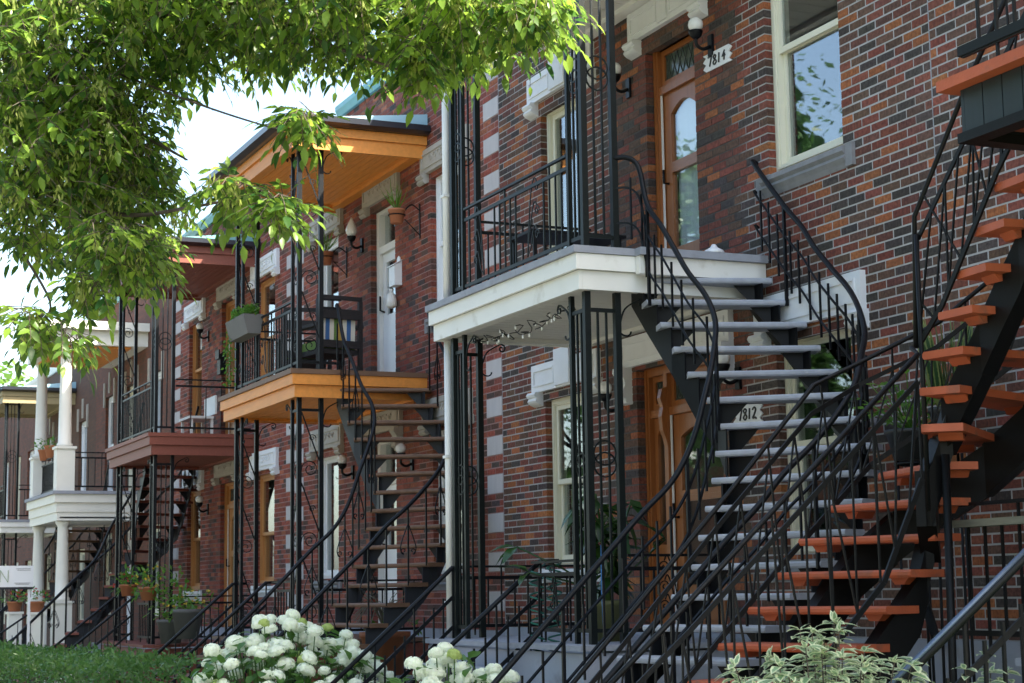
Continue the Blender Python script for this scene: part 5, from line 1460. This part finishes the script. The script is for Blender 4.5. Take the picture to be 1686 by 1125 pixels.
def hydrangea(c, rad, h, n, label, seed, nl):
    rng = random.Random(seed); o = empty('hydrangea', c, label, 'shrub', 'white hydrangeas'); c = V(*c)
    mb = MB(); st = MB(); fl = []
    tries = 0
    while len(fl) < n and tries < 4000:
        tries += 1
        q = V(rng.uniform(-1, 1), rng.uniform(-1, 1), 0)
        if q.length > 1: continue
        dome = math.sqrt(1-.75*q.length_squared)
        p = V(q.x*rad[0], q.y*rad[1], h*(dome*rng.uniform(.78, 1.0)))
        if any((p-f).length < .10 for f in fl): continue
        fl.append(p)
    for i, p in enumerate(fl):
        g = rng.random() < .07
        fo = bpy.data.objects.new('flower_head', HEADS[2*rng.randrange(3)+(1 if g else 0)]); COL.objects.link(fo); fo.parent = o
        fo.location = p; s_ = rng.uniform(.6, .98)*(.7 if g else 1); fo.scale = (s_, s_, s_*rng.uniform(.85, 1)); fo.rotation_euler = (rng.uniform(-.4, .4), rng.uniform(-.4, .4), rng.uniform(0, 6))
        st.tube([V(p.x*.35, p.y*.35, 0), V(p.x*.8, p.y*.8, p.z*.55), p], .005, 4, False)
    for k in range(nl):
        t = rng.uniform(0, 6.283); rr = math.sqrt(rng.random()); z = h*math.sqrt(max(.05, 1-.75*rr*rr))*rng.uniform(.25, .93)
        d = V(math.cos(t)*.8+rng.gauss(0, .4), math.sin(t)*.8+rng.gauss(0, .4), rng.uniform(-.5, .5))
        leaf(mb, V(math.cos(t)*rr*rad[0]*1.06, math.sin(t)*rr*rad[1]*1.06, z), d, V(0, 0, 1)+rdir(rng)*.4, rng.uniform(.09, .15), rng.uniform(.07, .1), .25, .2)
    make('stems', st, LEAF_HYD, o, shift=False)['kind'] = 'stuff'; make('foliage', mb, LEAF_HYD, o, shift=False)['kind'] = 'stuff'
    return o
hydrangea((1.2, -2.68, 0), (.85, .98, 0), 1.46, 125, 'big white hydrangea in full bloom at bottom centre left', 5, 1000)
hydrangea((4.85, -2.55, 0), (.45, .62, 0), 1.27, 50, 'smaller white hydrangea in front of the grey porch', 6, 420)
# --- clipped hedge
o = empty('hedge', (-6, -3.9, 0), 'low clipped green hedge at the bottom left', 'hedge'); rng = random.Random(8); mb = MB()
for k in range(11000):
    x = -12.5+13.0*rng.random(); y = -4.35+1.1*rng.random(); top = .88+.05*math.sin(x*3.1)+.04*math.sin(x*7+y*5)+.012*(x+6)
    z = top*(rng.random()**.3)
    if rng.random() < .5: z = top+rng.gauss(0, .03)
    leaf(mb, V(x, y, z), V(rng.gauss(0, .6), rng.gauss(0, .6), rng.uniform(-.1, 1)), rdir(rng), rng.uniform(.05, .085), .028, .1, .2)
make('foliage', mb, LEAF_HEDGE, o)['kind'] = 'stuff'
mb = MB()
for k in range(60):
    x = -12.3+12.6*rng.random(); y = -4.1+.6*rng.random(); mb.tube([(x, y, 0), (x+rng.gauss(0, .1), y+rng.gauss(0, .1), .8)], .008, 4, False)
make('stems', mb, M['bark'], o)['kind'] = 'stuff'
# --- variegated dogwood
def dogwood(c, rad, h, n, label, seed):
    rng = random.Random(seed); o = empty('dogwood_shrub', c, label, 'shrub', 'variegated shrubs'); mb = MB(); st = MB()
    for k in range(n):
        t = rng.uniform(0, 6.283); rr = math.sqrt(rng.random()); b = V(math.cos(t)*rr*rad*.25, math.sin(t)*rr*rad*.25, 0)
        tip = V(math.cos(t)*rr*rad, math.sin(t)*rr*rad, h*(1-.35*rr*rr)*rng.uniform(.72, 1.03))
        mid = lerp(b, tip, .6)+V(0, 0, .08); cv = catmull([b, mid, tip], 8); st.tube(cv, [.006-.004*i/len(cv) for i in range(len(cv))], 4, False)
        for i in range(6, len(cv)):
            d = (cv[min(i+1, len(cv)-1)]-cv[i-1]).normalized(); a0 = rng.uniform(0, 6.28)
            for s_ in (0, math.pi):
                e = d.orthogonal().normalized(); e = e*math.cos(a0+s_)+d.cross(e)*math.sin(a0+s_)
                Lf = rng.uniform(.06, .105); leaf(mb, cv[i], e+d*.5+V(0, 0, -.25), V(0, 0, 1)+rdir(rng)*.3, Lf, Lf*.58, .35, .2, uv=True)
        for j in range(3): leaf(mb, tip, d+rdir(rng)*.9, V(0, 0, 1)+rdir(rng)*.5, rng.uniform(.035, .06), .028, .3, .2, uv=True)
    make('stems', st, M['bark'], o, shift=False)['kind'] = 'stuff'; make('leaves', mb, LEAF_DOG, o, shift=False)['kind'] = 'stuff'
dogwood((10.75, -3.22, 0), .66, 1.42, 290, 'cream-edged variegated shrub in front of the orange stairs', 3)
dogwood((10.95, -2.6, 0), .32, 1.32, 70, 'smaller variegated shrub beside the steel handrail', 4)
# --- potted plants
def pot(mb, c, r, h): return mb.lathe(c, [(r*.72, 0), (r*.98, h*.86), (r*1.06, h*.88), (r*1.06, h), (r*.92, h), (r*.9, h*.9)], 18)
def soil(o, c, r): make('soil', MB().lathe(c, [(r, 0), (r, .01)], 14), M['soil'], o)
o = empty('rubber_plant', (4.35, -1.0, 1.2), 'tall rubber plant in an olive pot behind the porch columns', 'plant'); rng = random.Random(9)
make('pot', pot(MB(), (4.35, -1.0, 1.2), .14, .32), M['greenpot'], o); soil(o, (4.35, -1.0, 1.49), .12)
st = MB(); mb = MB()
for k in range(5):
    a = rng.uniform(0, 6.28); top = V(4.35+math.cos(a)*.25, -1.0+math.sin(a)*.3, 1.5+rng.uniform(.55, 1.15)); cv = catmull([(4.35, -1.0, 1.5), lerp(V(4.35, -1.0, 1.5), top, .5)+V(0, 0, .1), top], 6); st.tube(cv, .01, 5)
    for i in range(2, len(cv)):
        for s_ in range(2): leaf(mb, cv[i], V(rng.gauss(0, 1), rng.gauss(0, 1), rng.uniform(-.9, .4)), V(0, 0, 1)+rdir(rng)*.4, rng.uniform(.2, .3), rng.uniform(.08, .12), .35, .25)
for e in ((-.1, -.75, 1.95), (-.2, -.6, 1.75), (.05, .5, 2.0)):
    p = V(4.35+e[0], -1.0+e[1], e[2]); st.tube([(4.35, -1.0, 1.55), lerp(V(4.35, -1, 1.6), p, .5), p], .008, 5)
    for s_ in range(4): leaf(mb, p, V(rng.gauss(0, .7), -1+rng.gauss(0, .5), rng.uniform(-.8, .9)), V(0, 0, 1)+rdir(rng)*.3, .22, .1, .3, .25)
make('stems', st, LEAF_DARK, o)['kind'] = 'stuff'; make('leaves', mb, LEAF_DARK, o)['kind'] = 'stuff'
def stand(o, c, z):
    for k in range(3):
        t = k*2.094; make('stand_leg', MB().tube([(c[0]+.12*math.cos(t), c[1]+.12*math.sin(t), 0), (c[0]+.10*math.cos(t), c[1]+.10*math.sin(t), z)], .01, 5), M['iron'], o)
    make('stand_ring', MB().tube(spiral((c[0], c[1], z-.02), (1, 0, 0), (0, 1, 0), .12, .12, 0, 6.283, 16), .009, 5), M['iron'], o)
c = (7.66, -.45, 2.40); o = empty('leafy_pot_plant', (c[0], c[1], 0), 'bright green leafy plant in a black pot behind the orange stair rail', 'plant')
stand(o, c, 2.4); make('pot', pot(MB(), c, .17, .2), M['blackpot'], o); soil(o, (c[0], c[1], 2.575), .15); mb = MB(); st = MB()
for k in range(46):
    a = rng.uniform(0, 6.28); d = V(math.cos(a), math.sin(a), rng.uniform(.4, 2.2)); p = V(c[0], c[1], 2.58)+d.normalized()*rng.uniform(.15, .42); st.tube([(c[0], c[1], 2.58), p], .004, 4, False)
    leaf(mb, p, V(math.cos(a), math.sin(a), rng.uniform(-.5, .6)), V(0, 0, 1)+rdir(rng)*.3, rng.uniform(.08, .13), .06, .3, .2)
make('stems', st, LEAF_POT, o)['kind'] = 'stuff'; make('leaves', mb, LEAF_POT, o)['kind'] = 'stuff'
c = (8.02, -.42, 2.47); o = empty('snake_plant', (c[0], c[1], 0), 'snake plant in a dark pot seen between the orange treads', 'plant')
stand(o, c, 2.47); make('pot', pot(MB(), c, .13, .24), M['blackpot'], o); soil(o, (c[0], c[1], 2.68), .11); mb = MB()
for k in range(30):
    a = rng.uniform(0, 6.28); r_ = .09*math.sqrt(rng.random()); b = V(c[0]+r_*math.cos(a), c[1]+r_*math.sin(a), 2.68)
    leaf(mb, b, V(math.cos(a)*.2+rng.gauss(0, .06), math.sin(a)*.2+rng.gauss(0, .06), 1), V(math.cos(a+1.5), math.sin(a+1.5), 0), rng.uniform(.45, .72), rng.uniform(.045, .06), .03, .3, uv=True)
make('leaves', mb, LEAF_SNAKE, o)
def hanging_pot(x, z, label, seed):
    rng = random.Random(seed); o = empty('hanging_pot', (x, 0, z-.2), label, 'plant pot', 'terracotta pots on wall brackets'); y = -.30
    make('pot', pot(MB(), (x, y, z-.16), .1, .17), M['terra'], o); soil(o, (x, y, z-.01), .085)
    b = MB(); b.box(x-.012, x+.012, -.015, -.003, z-.32, z+.1); b.tube(catmull([(x, -.01, z+.02), (x, -.12, z+.08), (x, -.22, z-.03), (x, -.21, z-.06)], 5), .008, 5); b.tube(spiral((x, y, z-.06), (1, 0, 0), (0, 1, 0), .1, .1, 0, 6.283, 14), .008, 5); b.tube([(x, -.01, z-.28), (x, -.2, z-.1)], .006, 5)
    make('bracket', b, M['iron'], o); mb = MB()
    for k in range(26): leaf(mb, V(x, y, z), V(rng.gauss(0, .45), rng.gauss(0, .45), 1), rdir(rng), rng.uniform(.2, .42), .014, .35, .1)
    make('leaves', mb, LEAF_POT, o)
hanging_pot(-2.37, 6.1, 'terracotta pot with spiky plant on a bracket right of the white door', 1); hanging_pot(-5.1, 6.08, 'terracotta pot with spiky plant on a bracket near the gallery corner', 2)
# railing planter
o = empty('rail_planter', (-4.4, -1.6, 4.7), 'grey planter box with trailing greenery on the cedar gallery railing', 'planter'); rng = random.Random(12)
make('box', MB().prism([(-4.75,-1.68,4.78),(-4.75,-1.52,4.78),(-4.75,-1.48,5.02),(-4.75,-1.74,5.02)], (.85, 0, 0)), M['greypot'], o); make('soil', MB().box(-4.72, -3.93, -1.71, -1.51, 5.0, 5.025), M['soil'], o); mb = MB()
for k in range(260):
    x = -4.75+.85*rng.random(); b = V(x, -1.6+rng.gauss(0, .05), 5.03+rng.random()*.12); leaf(mb, b, V(rng.gauss(0, .7), rng.gauss(0, .7), rng.uniform(-.4, 1)), V(0, 0, 1)+rdir(rng)*.4, rng.uniform(.05, .11), .035, .3, .2)
for k in range(120):
    x = -4.78+rng.gauss(0, .05); leaf(mb, V(x, -1.68+rng.gauss(0, .03), 5.0-rng.random()*.75), V(rng.gauss(0, .6), rng.gauss(0, .6), -.6), rdir(rng), .05, .03, .2, .2)
make('foliage', mb, LEAF_POT, o)['kind'] = 'stuff'
# porch pots of the red-brown and columned houses, terracotta of the cedar house
def flower_pot(c, r, h, label, pm, seed, fl=None, tall=.4, n=90, group='potted plants on the porches', trail=False):
    rng = random.Random(seed); o = empty('flower_pot', c, label, 'plant pot', group)
    make('pot', pot(MB(), c, r, h), M[pm], o); soil(o, (c[0], c[1], c[2]+h*.9), r*.85); mb = MB(); f = MB()
    for k in range(n):
        q = rdir(rng, .0 if not trail else -.6, 1)*rng.random()**.4; p = V(c[0], c[1], c[2]+h)+V(q.x*r*1.9, q.y*r*1.9, q.z*tall)
        leaf(mb, p, q+rdir(rng)*.6, V(0, 0, 1)+rdir(rng)*.5, rng.uniform(.06, .12), .045, .25, .2)
        if fl and k % 6 == 0:
            for j in range(5): leaf(f, p+V(0, 0, .04), rdir(rng, 0, 1), rdir(rng), .035, .03, .1, .1)
    make('foliage', mb, LEAF_POT, o)['kind'] = 'stuff'
    if fl: make('blossoms', f, fl, o)['kind'] = 'stuff'
    return o
flower_pot((-11.3,-1.55,1.62), .13, .18, 'basket with red flowers at the steps of the red-brown porch', 'terra', 1, RED_P, .25, trail=True)
flower_pot((-9.6,-1.6,1.55), .14, .2, 'basket with red and yellow trailing flowers beside the grey stringer', 'terra', 2, YEL_P, .3, 120, trail=True)
flower_pot((-9.2,-1.35,.92), .2, .35, 'big pot of dark greenery on the red-brown porch', 'greypot', 3, None, .8, 220)
flower_pot((-8.4,-1.3,1.0), .22, .42, 'grey square-sided planter with orange flowers between the two porches', 'greypot', 4, YEL_P, .3, 90)
flower_pot((-9.9,-1.0,.92), .16, .25, 'white pot on the red-brown porch floor', 'sign', 5, None, .4, 90)
flower_pot((-19.7,-1.5,4.36), .15, .22, 'left terracotta pot on the white porch railing', 'terra', 6, None, .18, 50)
flower_pot((-18.9,-1.5,4.36), .16, .24, 'right terracotta pot on the white porch railing', 'terra', 7, None, .2, 60)
flower_pot((-17.9,-1.9,1.35), .15, .2, 'terracotta pot with red flowers beside the near white pedestal', 'terra', 8, RED_P, .25, 70)
flower_pot((-20.0,-2.0,1.35), .15, .2, 'terracotta pot with red flowers beside the far white pedestal', 'terra', 9, RED_P, .25, 70)
o = flower_pot((-.9,-1.0,.75), .26, .45, 'large terracotta urn with dried stalks beside the brown stairs', 'terra', 10, None, .2, 30)
mb = MB(); rng = random.Random(3)
for k in range(40):
    a = rng.uniform(0, 6.28); mb.tube(catmull([(-.9, -1.0, 1.2), (-.9+.15*math.cos(a), -1.0+.15*math.sin(a), 1.5), (-.9+.35*math.cos(a), -1.0+.35*math.sin(a), 1.25+rng.random()*.45)], 4), .004, 4, False)
make('dry_stalks', mb, M['greywood'], o)['kind'] = 'stuff'
o = empty('plant_plinth', (-.9, -1.0, 0), 'grey stone plinth under the terracotta urn', 'plinth'); make('block', MB().box(-1.1, -.7, -1.2, -.8, 0, .7), M['concrete'], o); make('cap', MB().box(-1.13, -.67, -1.23, -.77, .701, .748), M['concrete'], o)
for i, (x, lb) in enumerate(((-17.9, 'white plinth under the near red-flowered pot'), (-20.0, 'white plinth under the far red-flowered pot'))):
    y = -1.9-.1*i; o = empty('plant_plinth', (x, y, 0), lb, 'plinth'); make('block', MB().box(x-.13, x+.13, y-.13, y+.13, 0, 1.3), WHT, o); make('cap', MB().box(x-.16, x+.16, y-.16, y+.16, 1.301, 1.348), WHT, o)
